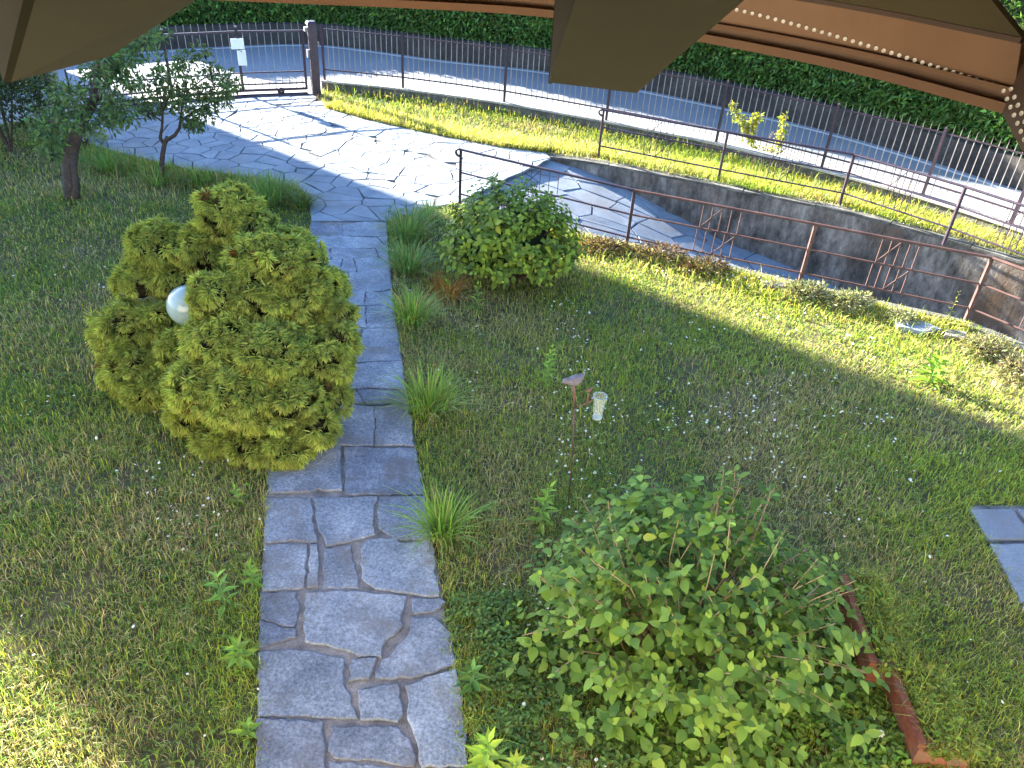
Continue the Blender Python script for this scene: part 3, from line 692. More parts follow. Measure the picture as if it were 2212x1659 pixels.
for a, b_ in zip(gs, gs[1:]):
    p, q = gate_line.at(a) - gb[:2], gate_line.at(b_) - gb[:2]
    for z, w_ in ((GH - .02, .04), (.47, .025), (.24, .03), (.12, .05)): MB().beam((*p, z), (*q, z), .03, w_).build('rail', M['iron'], gate)
gbar = pmesh('bar', *(lambda m_: (m_.V, m_.F))(MB().box((-.005, -.005, .14), (.005, .005, GH + .14))), M['bar'])
nbar = int((gs[-1] - gs[0]) / .135)
for k in range(nbar):
    p = gate_line.at(gs[0] + (gs[-1] - gs[0]) * (k + .5) / nbar) - gb[:2]; link('bar', gbar, gate).location = (*p, 0)
for px in ((606, 203), (296, 230)):
    p = gate_line.at(gate_line.near(G(*px))) - gb[:2]; m_ = MB(); m_.lathe([(0, -.03), (.06, -.03), (.075, -.015), (.062, 0), (.075, .015), (.06, .03), (0, .03)], 16)
    o = m_.build('wheel', M['rubber'], gate, True); o.location = (*p, .085); o.rotation_euler = (math.pi / 2, 0, ga)
    MB().tube([(0, 0, -.04), (0, 0, .04)], .018, 10).build('axle', M['bar'], o)
track = tag(empty('gate_track', (gb[0], gb[1], 0)), 'pair of steel rails set in the ground under the sliding gate', 'gate track')
for off in (-.06, .07, .2):
    q0 = gate_line.at(0) - gb[:2]
    for a, b_ in zip(gs, gs[1:]):
        p, q = gate_line.at(a) - gb[:2], gate_line.at(b_) - gb[:2]; e = (q - p) / np.linalg.norm(q - p); nn = np.array((e[1], -e[0])) * off
        if nn[1] > 0 and off > 0: nn = -nn
        MB().beam((*(p + nn), .045), (*(q + nn), .045), .02, .03).build('rail', M['iron'], track)
# plates on the gate
sp = gate_line.at(gs[1]); e = gate_line.dir(gs[1])
sg = tag(empty('gate_sign', (sp[0], sp[1], 0)), 'white plate with a cream plate below hung on the gate', 'sign')
o = MB().box((-.13, -.035, .93), (.12, -.026, 1.13)).build('white_plate', M['sign'], sg); o.rotation_euler.z = ga + math.pi
cpl = o = MB().box((-.03, -.036, .62), (.135, -.027, .905)).build('cream_plate', M['signyellow'], sg); o.rotation_euler.z = ga + math.pi
o = MB().tube([(.052, -.037, .89), (.052, -.041, .89)], .014).build('screw', M['iron'], cpl)

# ------------------------------------------------------------------ railings along the ramp
def railing(name, label, pts, H, zr, hook_dir, mat, mat2, tube_r=0.019, grids=True, start_hook=True):
    """posts at pts, three rails between them, small picket groups with a brace in each bay"""
    o0 = np.array((*pts[0][:2], 0)); root = tag(empty(name, tuple(o0)), label, 'railing')
    P = [np.array(p[:2]) - o0[:2] for p in pts]
    for i, p in enumerate(P):
        MB().box((p[0] - .02, p[1] - .02, -.05), (p[0] + .02, p[1] + .02, H - .01)).build('post', mat if i < 2 else mat2, root)
    for i, (p, q) in enumerate(zip(P, P[1:])):
        for j, z in enumerate((H, *zr)):
            MB().tube([(*p, z), (*q, z)], tube_r if j == 0 else tube_r * .72, 8).build('handrail' if j == 0 else 'rail', mat if i < 1 else mat2, root)
        if grids and np.linalg.norm(q - p) > 1.2:
            f0 = .40 if i else .38
            lev = (H, *zr)
            for half in range(min(2, len(zr))):
                zt, zb = lev[half], lev[half + 1]; u = [f0 + k * .052 - half * .01 for k in range(5)]
                for k in range(5):
                    c = p + (q - p) * u[k]; MB().box((c[0] - .005, c[1] - .005, zb), (c[0] + .005, c[1] + .005, zt)).build('picket', mat2, root)
                k0, k1 = (0, 2) if half == 0 else (2, 4)
                a, b_ = p + (q - p) * u[k0], p + (q - p) * u[k1]; MB().beam((*a, zb + .01), (*b_, zt - .03), .012, .012).build('brace', mat2, root)
    if start_hook:
        e = (P[0] - P[1]) / np.linalg.norm(P[0] - P[1]); pts_ = []
        for k in range(9):
            t = k / 8 * math.pi * 1.05; pts_.append((*(P[0] + e * (.03 + .055 * math.sin(t))), H - .05 + .05 * math.cos(t)))
        MB().tube([(*P[0], H)] + pts_, tube_r, 8).build('hook', mat, root, True)
    return root
r1 = [G(993, 442), G(1352, 537), G(1725, 615), G(2085, 692)]
e_ = r1[3] + np.array((0.95, -1.15, 0)); 
railing('iron_railing', 'near rusty iron railing with three rails between lawn and ramp', r1 + [e_, e_ + np.array((.9, -1.2, 0))], 0.84, (0.50, 0.17), -1, M['iron'], M['rust'])
r2 = [G(1292, 341), G(1550, 393), G(1812, 445), G(2040, 522)]
e2 = r2[3] + (r2[3] - r2[2]) * np.array((.9, 1.1, 0)); 
railing('iron_railing', 'far dark iron railing on top of the ramp retaining wall', r2 + [e2, e2 + (r2[3] - r2[2])], 0.85, (0.55, 0.22), -1, M['iron'], M['iron'])

# ------------------------------------------------------------------ trees and shrubs
def branch_tree(base, trunk_pts, rads, limbs):
    m_ = MB(); m_.tube(trunk_pts, rads, 9)
    for pts, rd in limbs: m_.tube(pts, rd, 6)
    return m_
def px_pts(L, Y): return [GY(x_, y_, Y) for x_, y_ in L]
def clump_leaves(cents, n_each, rad, L, Wd, col, rng, flat=0.75, a=.3, droop=.3):
    parts = []
    for c, r_, k in zip(cents, rad, n_each):
        d_ = rng.normal(0, 1, (k, 3)); d_ /= np.linalg.norm(d_, axis=1, keepdims=True); rr = r_ * rng.random((k, 1)) ** .45
        P = c + d_ * rr * np.array((1, 1, flat)); D = d_ * .8 + rng.normal(0, .6, (k, 3)) + np.array((0, 0, -.15))
        parts.append(leaf_arrays(P, D, rng.uniform(.7, 1.3, k) * L, rng.uniform(.7, 1.3, k) * Wd, jit(col, k, rng, a), rng, droop, .2, .8))
    return join(parts)
rt_ = np.random.default_rng(41)
# small tree beside the driveway
b1 = G(350, 386); Y1 = b1[1]
tree = tag(empty('small_tree', tuple(b1)), 'small slender tree with forked trunk and dark leaves before the gate', 'tree')
tr = px_pts([(350, 388), (349, 360), (351, 335), (355, 312), (362, 296)], Y1)
limbs = [(px_pts([(355, 312), (346, 298), (350, 275), (352, 240), (345, 205)], Y1 + .02), [.028, .026, .02, .014, .008]),
         (px_pts([(358, 304), (378, 292), (388, 276), (392, 240), (400, 190), (405, 150)], Y1 - .05), [.028, .026, .022, .017, .012, .006]),
         (px_pts([(390, 262), (420, 240), (450, 225), (478, 200)], Y1 - .15), [.016, .013, .009, .005]),
         (px_pts([(350, 262), (325, 245), (300, 232), (285, 220)], Y1 + .1), [.014, .011, .008, .005]),
         (px_pts([(351, 240), (372, 190), (390, 150), (400, 118)], Y1), [.013, .01, .008, .004]),
         (px_pts([(400, 200), (440, 170), (470, 150)], Y1 + .15), [.011, .008, .004])]
place(branch_tree(b1, tr, [.045, .04, .036, .034, .03], limbs).build('trunk', M['bark'], None, True), tree)
cl = [(345, 165), (385, 150), (420, 165), (455, 150), (480, 165), (470, 195), (440, 200), (410, 195), (375, 190), (340, 195), (320, 180), (455, 225), (430, 235), (480, 215), (300, 222), (330, 230), (360, 225), (395, 225), (440, 250), (405, 255), (355, 135), (400, 130), (430, 110), (495, 190), (500, 175), (420, 270), (315, 240), (378, 208)]
cen = [GY(x_, y_, Y1 + rt_.uniform(-.35, .35)) for x_, y_ in cl]
v = clump_leaves(cen, [80] * len(cen), [.18 * rt_.uniform(.7, 1.15) for _ in cen], .085, .034, (0.05, 0.085, 0.04), rt_)
place(link('crown', pmesh('crown', v[0], v[1], M['leaf'], col=v[2])), tree)
# bigger leaning tree at the left
b2 = G(157, 432); Y2 = b2[1]
tree = tag(empty('garden_tree', tuple(b2)), 'leaning tree with thick ridged trunk at the left edge of the lawn', 'tree')
tr = px_pts([(158, 436), (153, 400), (150, 360), (156, 320), (165, 290), (178, 262), (196, 232), (206, 205)], Y2)
limbs = [(px_pts([(158, 436), (166, 405), (160, 370), (158, 330)], Y2 - .06), [.06, .05, .045, .04]),
         (px_pts([(200, 220), (206, 180), (212, 140), (222, 100), (235, 60)], Y2 + .05), [.05, .042, .035, .028, .02]),
         (px_pts([(196, 232), (225, 190), (250, 160), (268, 130)], Y2 - .1), [.04, .03, .022, .014]),
         (px_pts([(165, 292), (140, 272), (118, 262), (100, 262)], Y2 - .2), [.03, .024, .016, .01]),
         (px_pts([(178, 262), (160, 230), (150, 190), (140, 150)], Y2 + .3), [.03, .024, .018, .012]),
         (px_pts([(206, 205), (236, 215), (262, 240)], Y2 + .1), [.025, .018, .01])]
place(branch_tree(b2, tr, [.115, .10, .095, .09, .082, .072, .062, .055], limbs).build('trunk', M['bark'], None, True), tree)
cl = [(235, 130), (260, 120), (285, 130), (250, 155), (225, 165), (270, 165), (285, 175), (240, 190), (215, 150), (195, 155), (235, 215), (262, 235), (275, 250), (250, 250), (230, 240), (190, 185), (245, 100), (300, 100), (320, 85), (340, 70), (275, 90), (210, 110),
      (130, 230), (110, 255), (95, 280), (130, 275), (115, 305), (150, 250), (100, 320), (125, 330), (85, 255), (140, 300), (180, 265), (175, 215), (150, 200), (120, 200), (228, 262), (205, 252)]
cen = [GY(x_, y_, Y2 + rt_.uniform(-.45, .5)) for x_, y_ in cl]
v = clump_leaves(cen, [80] * len(cen), [.18 * rt_.uniform(.7, 1.2) for _ in cen], .09, .036, (0.05, 0.095, 0.05), rt_)
place(link('crown', pmesh('crown', v[0], v[1], M['leaf'], col=v[2])), tree)
# dark shrubs in the left corner and the sunlit one behind the fence
def blob_shrub(name, label, c, R, n, L, Wd, col, rng, core=True, mat='leaf'):
    root = tag(empty(name, (c[0], c[1], 0)), label, 'shrub')
    d_ = rng.normal(0, 1, (n, 3)); d_[:, 2] = np.abs(d_[:, 2]) * 1.0 - .15; d_ /= np.linalg.norm(d_, axis=1, keepdims=True)
    bump = 0.8 + .4 * fbm(np.arctan2(d_[:, 1], d_[:, 0]) * 2.2 + 5, d_[:, 2] * 4, 77)
    rr = rng.random(n) ** .25 * bump
    P = np.array(c) + d_ * rr[:, None] * np.array(R); P[:, 2] = np.maximum(P[:, 2], .03)
    v = leaf_arrays(P, d_ + rng.normal(0, .5, (n, 3)), rng.uniform(.7, 1.3, n) * L, rng.uniform(.7, 1.3, n) * Wd, jit(col, n, rng, .3), rng, .3, .2, .8)
    m_ = MB()
    for k in range(7):
        a = k * .9; m_.tube([(c[0], c[1], 0), (c[0] + math.cos(a) * R[0] * .3, c[1] + math.sin(a) * R[1] * .3, c[2] + R[2] * .3), (c[0] + math.cos(a) * R[0] * .7, c[1] + math.sin(a) * R[1] * .7, c[2] + R[2] * .6)], [.02, .014, .005], 5)
    place(m_.build('stems', M['bark']), root)
    place(link('foliage', pmesh('foliage', v[0], v[1], M[mat], col=v[2])), root)
    return root
p = G(25, 330); blob_shrub('dark_shrub', 'dark evergreen shrub in the shaded corner left of the leaning tree', (p[0], p[1], .65), (.95, .8, 1.0), 4200, .08, .035, (0.028, 0.045, 0.022), rt_)
p = G(-70, 300); blob_shrub('dark_shrub', 'tall dark evergreen shrub cut by the left picture edge', (p[0], p[1], .9), (.9, .9, 1.3), 3800, .09, .04, (0.022, 0.036, 0.02), rt_)
p = G(88, 232); blob_shrub('sunlit_shrub', 'yellow-green sunlit shrub behind the leaning tree near the gate', (p[0], p[1], .4), (.4, .4, .5), 900, .07, .035, (0.14, 0.17, 0.03), rt_)
p = G(185, 318); blob_shrub('sunlit_shrub', 'low yellow-green weeds at the foot of the driveway edge by the leaning tree', (p[0], p[1], .12), (.35, .35, .25), 500, .08, .02, (0.13, 0.18, 0.04), rt_)

# golden conifer
rc_ = np.random.default_rng(51)
CX = G(480, 905)
con = tag(empty('golden_conifer', (CX[0], CX[1], 0)), 'large lumpy golden-green dwarf conifer overhanging the stone path', 'conifer')
lobes = [  # pixel, distance, radius px, squash
    ((500, 465), 6.95, 74, .95), ((555, 505), 6.8, 58, .9), ((447, 540), 6.85, 64, .9), ((345, 540), 6.9, 70, .95), ((302, 612), 6.7, 56, 1.), ((375, 600), 6.75, 48, .8),
    ((600, 580), 6.5, 108, .85), ((655, 640), 6.35, 84, .8), ((555, 640), 6.2, 78, .75), ((468, 640), 6.05, 60, .85), ((700, 620), 6.5, 48, 1.0), ((448, 690), 5.95, 36, .8), ((392, 752), 6.1, 52, .9), ((690, 700), 6.2, 48, .9), ((650, 715), 6.1, 50, .7),
    ((275, 725), 6.35, 76, 1.), ((345, 700), 6.4, 50, .9), ((300, 800), 6.1, 76, .9), ((330, 870), 5.9, 58, .9),
    ((490, 745), 5.85, 92, .8), ((580, 770), 5.75, 92, .8), ((440, 830), 5.6, 82, .85), ((525, 850), 5.5, 100, .8), ((620, 870), 5.5, 86, .8), ((405, 895), 5.5, 48, .9),
    ((700, 785), 5.85, 64, .95), ((735, 735), 6.0, 42, 1.1), ((715, 860), 5.65, 46, 1.), ((735, 680), 6.2, 36, 1.),
    ((470, 950), 5.3, 50, .7), ((545, 968), 5.22, 54, .65), ((620, 962), 5.22, 56, .65), ((685, 925), 5.35, 48, .8)]
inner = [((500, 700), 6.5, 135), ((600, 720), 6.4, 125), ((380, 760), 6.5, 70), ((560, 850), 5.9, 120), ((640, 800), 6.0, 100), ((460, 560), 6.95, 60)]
for (px, Y, rp) in inner:                    # dark solids standing in for shade and blocking the view through
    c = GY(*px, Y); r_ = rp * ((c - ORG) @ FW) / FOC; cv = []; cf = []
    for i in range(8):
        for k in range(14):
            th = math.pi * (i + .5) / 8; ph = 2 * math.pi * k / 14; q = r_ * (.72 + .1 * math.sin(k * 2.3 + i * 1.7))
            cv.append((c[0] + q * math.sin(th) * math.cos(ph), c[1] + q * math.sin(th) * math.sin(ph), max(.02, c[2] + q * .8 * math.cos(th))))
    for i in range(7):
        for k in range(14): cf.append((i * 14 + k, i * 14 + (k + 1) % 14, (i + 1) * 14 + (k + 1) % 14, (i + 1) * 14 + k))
    place(MB().add(cv, cf).build('inner_shade_core', M['shadecore']), con)
parts = []
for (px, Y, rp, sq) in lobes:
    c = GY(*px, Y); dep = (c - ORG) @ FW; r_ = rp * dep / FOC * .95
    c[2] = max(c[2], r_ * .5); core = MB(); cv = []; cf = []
    for i in range(6):                       # dark core standing in for the shade inside each lobe
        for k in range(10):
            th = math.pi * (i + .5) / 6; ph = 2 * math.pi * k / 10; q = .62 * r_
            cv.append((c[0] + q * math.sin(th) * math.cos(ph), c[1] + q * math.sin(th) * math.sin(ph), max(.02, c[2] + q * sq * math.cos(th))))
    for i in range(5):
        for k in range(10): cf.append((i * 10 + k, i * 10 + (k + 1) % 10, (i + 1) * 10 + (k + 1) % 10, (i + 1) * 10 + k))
    place(core.add(cv, cf).build('lobe_shade_core', M['shadecore']), con)
    nt_ = int(235 * (r_ / .28) ** 2) + 20
    d_ = rc_.normal(0, 1, (nt_, 3)); d_ /= np.linalg.norm(d_, axis=1, keepdims=True); d_ = d_[d_[:, 2] > -.55]; nt_ = len(d_)
    az_ = np.arctan2(d_[:, 1], d_[:, 0])
    bump = .72 + .42 * fbm(az_ * 2.0 + px[0], d_[:, 2] * 3.0 + px[1], 3) + rc_.uniform(-.06, .08, nt_)
    tc_ = c + d_ * (bump * r_)[:, None] * np.array((1, 1, sq)); tc_[:, 2] = np.maximum(tc_[:, 2], .04)
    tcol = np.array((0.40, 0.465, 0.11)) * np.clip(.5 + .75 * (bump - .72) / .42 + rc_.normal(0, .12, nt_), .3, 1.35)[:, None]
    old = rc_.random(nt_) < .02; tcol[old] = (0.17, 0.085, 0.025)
    # tufts: leaflets radiating from the twig end and hanging over at their tips
    K = 42; ax = d_ * np.array((1, 1, .7)) + np.array((0, 0, .10)); ax /= np.linalg.norm(ax, axis=1, keepdims=True)
    A = np.repeat(ax, K, 0); T = np.repeat(tc_, K, 0); n = len(A)
    sprd = rc_.normal(0, 1, (n, 3)); sprd -= A * np.sum(sprd * A, 1, keepdims=True); sprd /= np.linalg.norm(sprd, axis=1, keepdims=True)
    q_ = rc_.uniform(.1, 1.15, (n, 1)); dirn = A * .75 + sprd * q_ + np.array((0, 0, -.32)); tsz = np.repeat(rc_.uniform(.62, 1.35, nt_), K)
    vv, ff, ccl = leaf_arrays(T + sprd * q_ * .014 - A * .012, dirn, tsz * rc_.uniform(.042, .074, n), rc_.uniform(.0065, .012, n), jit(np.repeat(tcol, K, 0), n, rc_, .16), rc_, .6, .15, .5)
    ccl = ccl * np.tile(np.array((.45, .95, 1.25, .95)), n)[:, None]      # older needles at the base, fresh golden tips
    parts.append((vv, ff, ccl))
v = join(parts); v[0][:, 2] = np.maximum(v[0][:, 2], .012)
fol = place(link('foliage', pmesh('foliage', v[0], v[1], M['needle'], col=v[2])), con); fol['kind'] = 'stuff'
m_ = MB(); c0 = np.array((CX[0], CX[1] + .55, 0))
for k in range(6):
    a = k * 1.05; m_.tube([c0, c0 + np.array((math.cos(a) * .25, math.sin(a) * .25, .35)), c0 + np.array((math.cos(a) * .55, math.sin(a) * .5, .75))], [.05, .035, .015], 6)
place(m_.build('stems', M['bark']), con)

# globe lamp inside the conifer
gl = GY(406, 660, 6.2); lr = 44 * ((gl - ORG) @ FW) / FOC
lamp = tag(empty('globe_lamp', (gl[0], gl[1], 0)), 'pale opal globe garden lamp half hidden in the golden conifer', 'lamp')
m_ = MB(); prof = [(lr * math.sin(math.pi * i / 18), gl[2] - lr * math.cos(math.pi * i / 18)) for i in range(2, 19)]
m_.lathe(prof, 28).build('globe', M['opal'], lamp, True)
MB().lathe([(.028, 0), (.028, gl[2] - lr * 1.15), (.05, gl[2] - lr * 1.12), (.075, gl[2] - lr * .99), (.075, gl[2] - lr * .9)], 14).build('post', M['rubber'], lamp, True)
MB().lathe([(.09, 0), (.09, .03), (.03, .05)], 14).build('base', M['rubber'], lamp, True)

# ------------------------------------------------------------------ shrubs with leaves one can pick out
def heart(rich=True):
    """a broad pointed leaf with a midrib fold, along +x"""
    o = [(0, 0), (.10, .20), (.30, .34), (.55, .32), (.80, .16), (1.0, 0)]
    V = [(x_, 0, .03 * math.sin(x_ * 3.1) - .16 * x_ * x_) for x_, _ in o]
    for sgn in (1, -1):
        for x_, w_ in o[1:-1]: V.append((x_, sgn * w_, .07 * w_ / .34 - .16 * x_ * x_))
    F = []
    for sgn, off in ((1, 6), (-1, 10)):
        q = [0] + [off + i for i in range(4)] + [5]
        for i in range(5):
            a, b_, c, d_ = i, i + 1, q[i + 1], q[i]
            f = [a, b_, c, d_] if sgn == 1 else [d_, c, b_, a]
            f2 = []
            for u in f:
                if u not in f2: f2.append(u)
            F.append(tuple(f2))
    return V, F
HV, HF = heart()
HFT = np.array([t for f in HF for t in ([f] if len(f) == 3 else [(f[0], f[1], f[2]), (f[0], f[2], f[3])])])
HVn = np.array(HV)
def leafy(root, leaves, mat, stuff_mat, cols, nparts, rng, name='leaf'):
    """leaves: list of (pos, dir, up, size, width); the ones that show largest become parts, the rest one mesh"""
    sc = []
    for i, (p, d_, u, s_, w_) in enumerate(leaves):
        vv = np.asarray(p) - ORG; dist = np.linalg.norm(vv); sc.append(s_ / dist * (0.35 + abs(np.dot(u, vv / dist))) + .004 * p[2])
    order = np.argsort(-np.array(sc)); me = pmesh(name, HV, HF, mat, True)
    rl_ = np.array(root.location); Vs = []; Fs = []; Cs = []; n0 = 0
    for rank, i in enumerate(order):
        p, d_, u, s_, w_ = leaves[i]; d_ = d_ / np.linalg.norm(d_); s2 = np.cross(u, d_); s2 /= np.linalg.norm(s2) + 1e-9; u2 = np.cross(d_, s2)
        if rank < nparts:
            o = link(name, me, root); q = p - rl_
            o.matrix_local = Matrix(((d_[0] * s_, s2[0] * w_, u2[0] * s_, q[0]), (d_[1] * s_, s2[1] * w_, u2[1] * s_, q[1]), (d_[2] * s_, s2[2] * w_, u2[2] * s_, q[2]), (0, 0, 0, 1)))
        else:
            A = np.stack([d_ * s_, s2 * w_, u2 * s_], 0); Vs.append(HVn @ A + p); Fs.append(HFT + n0); n0 += len(HVn)
            c = np.array(cols[rng.integers(len(cols))]) * rng.uniform(.65, 1.3); Cs.append(np.tile(c, (len(HVn), 1)))
    if Vs:
        o = link('foliage', pmesh('foliage', np.concatenate(Vs), np.concatenate(Fs), stuff_mat, True, np.concatenate(Cs))); place(o, root); o['kind'] = 'stuff'

def rosette(leaves, tip, axis, rng, n_pairs, size, upbias=.5):
    axis = axis / np.linalg.norm(axis); D, S, U = (a[0] for a in frames(axis[None, :])); ph = rng.uniform(0, 3.14)
    for k in range(n_pairs):
        s_ = size * (.6 + .45 * min(1, k / 1.5)) * rng.uniform(.8, 1.2); off = tip - axis * (.018 + .05 * k) * (size / .1)
        for h in (0, math.pi):
            a = ph + k * math.pi / 2 + h + rng.normal(0, .2); rad = S * math.cos(a) + U * math.sin(a)
            d_ = rad + axis * (.6 - .3 * k) * upbias * 1.5 + rng.normal(0, .12, 3); u = axis * 1.0 - rad * .3 + np.array((0, 0, .35)) + rng.normal(0, .15, 3)
            leaves.append((off + rad * .012, d_, u, s_, s_ * rng.uniform(.8, 1.0)))
# big hydrangea in the right foreground
ry = np.random.default_rng(61)
hc = np.array((1.29, 3.60, 0.0))
hyd = tag(empty('hydrangea_shrub', (1.3, 3.2, 0)), 'big open hydrangea shrub with bare tan stems in the right foreground', 'shrub')
leaves = []; stems = MB(); dead = MB()
for i in range(330):
    a = ry.uniform(0, 6.283); q = math.sqrt(ry.random()); ex, ey = q * math.cos(a), q * math.sin(a)
    hgt = (.95 + .12 * ey) * (1 - .46 * q * q) * ry.uniform(.42, 1.08) * (.72 + .62 * float(fbm(ex * 2.3 + 5, ey * 2.3 + 8, 44)))
    tip = hc + np.array((ex * 1.10 + ry.normal(0, .06), ey * 1.02 + ry.normal(0, .06), hgt)); bs = hc + np.array((ex * .42 + ry.normal(0, .05), ey * .35 - .05 + ry.normal(0, .05), 0))
    mid = bs * .45 + tip * .55 + np.array((0, 0, .10)) + ry.normal(0, .04, 3)
    if i % 5 < 3: stems.tube([bs, bs * .7 + mid * .3 + np.array((0, 0, .06)), mid, tip], [.005, .0045, .004, .003], 5, False)
    ax = np.array((ex * .5, ey * .5, 1.0)) + ry.normal(0, .22, 3); rosette(leaves, tip, ax, ry, 3 if ry.random() < .6 else 2, ry.uniform(.07, .115))
    if ry.random() < .8:
        m3 = mid * .5 + tip * .5; ax3 = np.array((ex, ey, .9)) + ry.normal(0, .35, 3); rosette(leaves, m3 + ax3 / np.linalg.norm(ax3) * .07, ax3, ry, 2, ry.uniform(.06, .12))
    if ry.random() < .9:
        ax2 = np.array((ex, ey, .6)) + ry.normal(0, .4, 3); rosette(leaves, mid + ax2 / np.linalg.norm(ax2) * .08, ax2, ry, 2, ry.uniform(.06, .095))
for i in range(150):         # low side shoots down to the ground
    a = ry.uniform(0, 6.283); q = ry.uniform(.55, 1.12); tip = hc + np.array((math.cos(a) * q * 1.12, math.sin(a) * q * 1.05 - .05, ry.uniform(.08, .38)))
    ax = np.array((math.cos(a) * .5, math.sin(a) * .5, 1.0)) + ry.normal(0, .3, 3); rosette(leaves, tip, ax, ry, 3, ry.uniform(.055, .11))
for i in range(34):          # dead pale canes left bare
    a = ry.uniform(0, 6.283); q = ry.uniform(.2, 1.05); bs = hc + np.array((math.cos(a) * q * .5, math.sin(a) * q * .4, 0)); tip = hc + np.array((math.cos(a) * q * 1.0, math.sin(a) * q * .78, ry.uniform(.25, .8)))
    dead.tube([bs, bs * .5 + tip * .5 + ry.normal(0, .05, 3), tip], [.006, .005, .0035], 5)
place(stems.build('stems', M['twig'], None, True), hyd); place(dead.build('dead_canes', M['greytwig'], None, True), hyd)
leafy(hyd, leaves, M['hydleaf'], M['leaf'], [(.05, .10, .024), (.08, .15, .033), (.12, .2, .044)], 300, ry)
# clipped round bush in front of the ramp
rb = np.random.default_rng(71)
bc = G(1092, 632); bc = np.array((bc[0], bc[1] + .42, 0))
bush = tag(empty('round_bush', tuple(bc)), 'rounded leafy green bush at the end of the near railing', 'shrub')
leaves = []; stems = MB()
for i in range(560):
    d_ = rb.normal(0, 1, 3); d_[2] = abs(d_[2]) - .12; d_ /= np.linalg.norm(d_)
    r_ = rb.uniform(.72, 1.0) * (.9 + .2 * vnoise(d_[0] * 3 + 9, d_[1] * 3 + d_[2] * 2, 5))
    tip = bc + np.array((0, 0, .42)) + d_ * r_ * np.array((.98, .86, .88)); tip[2] = max(tip[2], .1)
    ax = d_ + np.array((0, 0, .35)) + rb.normal(0, .25, 3); rosette(leaves, tip, ax, rb, 3, rb.uniform(.07, .11))
    if i % 4 == 0: stems.tube([bc + d_ * np.array((.15, .15, 0)), bc + np.array((0, 0, .2)) + d_ * r_ * .45, tip], [.012, .009, .004], 5, False)
place(stems.build('stems', M['bark'], None, True), bush)
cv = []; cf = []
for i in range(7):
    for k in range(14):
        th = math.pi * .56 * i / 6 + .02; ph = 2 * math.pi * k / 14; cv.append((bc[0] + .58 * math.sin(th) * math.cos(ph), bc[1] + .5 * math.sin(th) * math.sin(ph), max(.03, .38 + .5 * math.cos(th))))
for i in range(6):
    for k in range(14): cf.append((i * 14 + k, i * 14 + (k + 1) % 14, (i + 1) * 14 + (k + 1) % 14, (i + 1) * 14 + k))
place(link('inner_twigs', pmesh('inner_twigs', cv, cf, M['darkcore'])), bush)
leafy(bush, leaves, M['bushleaf'], M['leaf'], [(.05, .095, .016), (.09, .15, .024), (.13, .2, .03)], 300, rb)

# ------------------------------------------------------------------ strap-leaved clumps along the path
rk = np.random.default_rng(81)
def clump(name, label, c, r, h, n, col, cat='plant', lean=(.15, 1.15), wd=.010, group=None):
    az = rk.uniform(0, 6.283, n); q = np.sqrt(rk.random(n)) * r * .55
    P = np.stack([np.cos(az) * q, np.sin(az) * q, np.zeros(n)], 1)
    az2 = az + rk.normal(0, .5, n); ln = rk.uniform(*lean, n) * (.4 + .9 * q / (r * .55)); Hh = h * rk.uniform(.65, 1.15, n); wd_ = wd * rk.uniform(.7, 1.2, n)
    d_ = np.stack([np.cos(az2), np.sin(az2), np.zeros(n)], 1); s_ = np.stack([-np.sin(az2), np.cos(az2), np.zeros(n)], 1); z = np.array((0, 0, 1.0))
    rings = []
    for t, wf in ((0, .8), (.35, 1), (.7, .8), (1, 0.08)):
        cpt = P + d_ * (ln * Hh * t ** 1.8)[:, None] + z * (Hh * (t - .32 * ln * t ** 2.6))[:, None]
        rings += [cpt - s_ * (wd_ * wf / 2)[:, None], cpt + s_ * (wd_ * wf / 2)[:, None]]
    V = np.stack(rings, 1).reshape(-1, 3); V[:, 2] = np.maximum(V[:, 2], .01); i = np.arange(n)[:, None] * 8
    F = np.concatenate([i + np.array([[a, a + 1, a + 3, a + 2]]) for a in (0, 2, 4)], 1).reshape(-1, 4)
    cb_ = jit(col, n, rk, .22); dd0 = rk.random(n) < .08; cb_[dd0] = (.17, .135, .08); Cx = np.repeat(cb_, 8, 0) * np.tile(np.array((.8, .8, 1, 1, 1.05, 1.05, 1.2, 1.2)), n)[:, None]
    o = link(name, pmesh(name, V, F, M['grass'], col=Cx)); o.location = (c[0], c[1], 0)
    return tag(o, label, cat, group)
GR = (0.078, 0.135, 0.04); GB = (0.055, 0.105, 0.05)
clump('strap_leaf_clump', 'tall blue-green strap-leaved clump on the right path edge nearest the driveway', G(885, 520), .32, .50, 260, GB)
clump('strap_leaf_clump', 'blue-green strap-leaved clump beside the round bush, just above the dry orange tuft', G(880, 590), .27, .44, 230, GB)
clump('strap_leaf_clump', 'bright green strap-leaved clump on the path edge below the dry orange tuft', G(890, 698), .28, .40, 230, GR)
clump('strap_leaf_clump', 'splayed green strap-leaved clump halfway along the path, level with the rain gauge', G(925, 890), .32, .42, 230, GR)
clump('strap_leaf_clump', 'nearest green strap-leaved clump on the right path edge', G(955, 1155), .24, .36, 190, GR)
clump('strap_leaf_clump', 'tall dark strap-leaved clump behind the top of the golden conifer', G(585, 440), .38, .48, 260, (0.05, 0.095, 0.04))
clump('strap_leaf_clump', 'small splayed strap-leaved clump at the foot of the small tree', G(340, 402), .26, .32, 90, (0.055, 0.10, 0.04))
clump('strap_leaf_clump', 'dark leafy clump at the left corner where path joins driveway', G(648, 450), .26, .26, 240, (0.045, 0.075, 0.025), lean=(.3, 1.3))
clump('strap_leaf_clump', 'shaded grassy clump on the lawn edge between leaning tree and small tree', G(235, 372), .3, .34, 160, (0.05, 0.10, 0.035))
clump('strap_leaf_clump', 'shaded grassy clump on the driveway edge right of the small tree', G(440, 398), .36, .26, 200, (0.05, 0.09, 0.035))
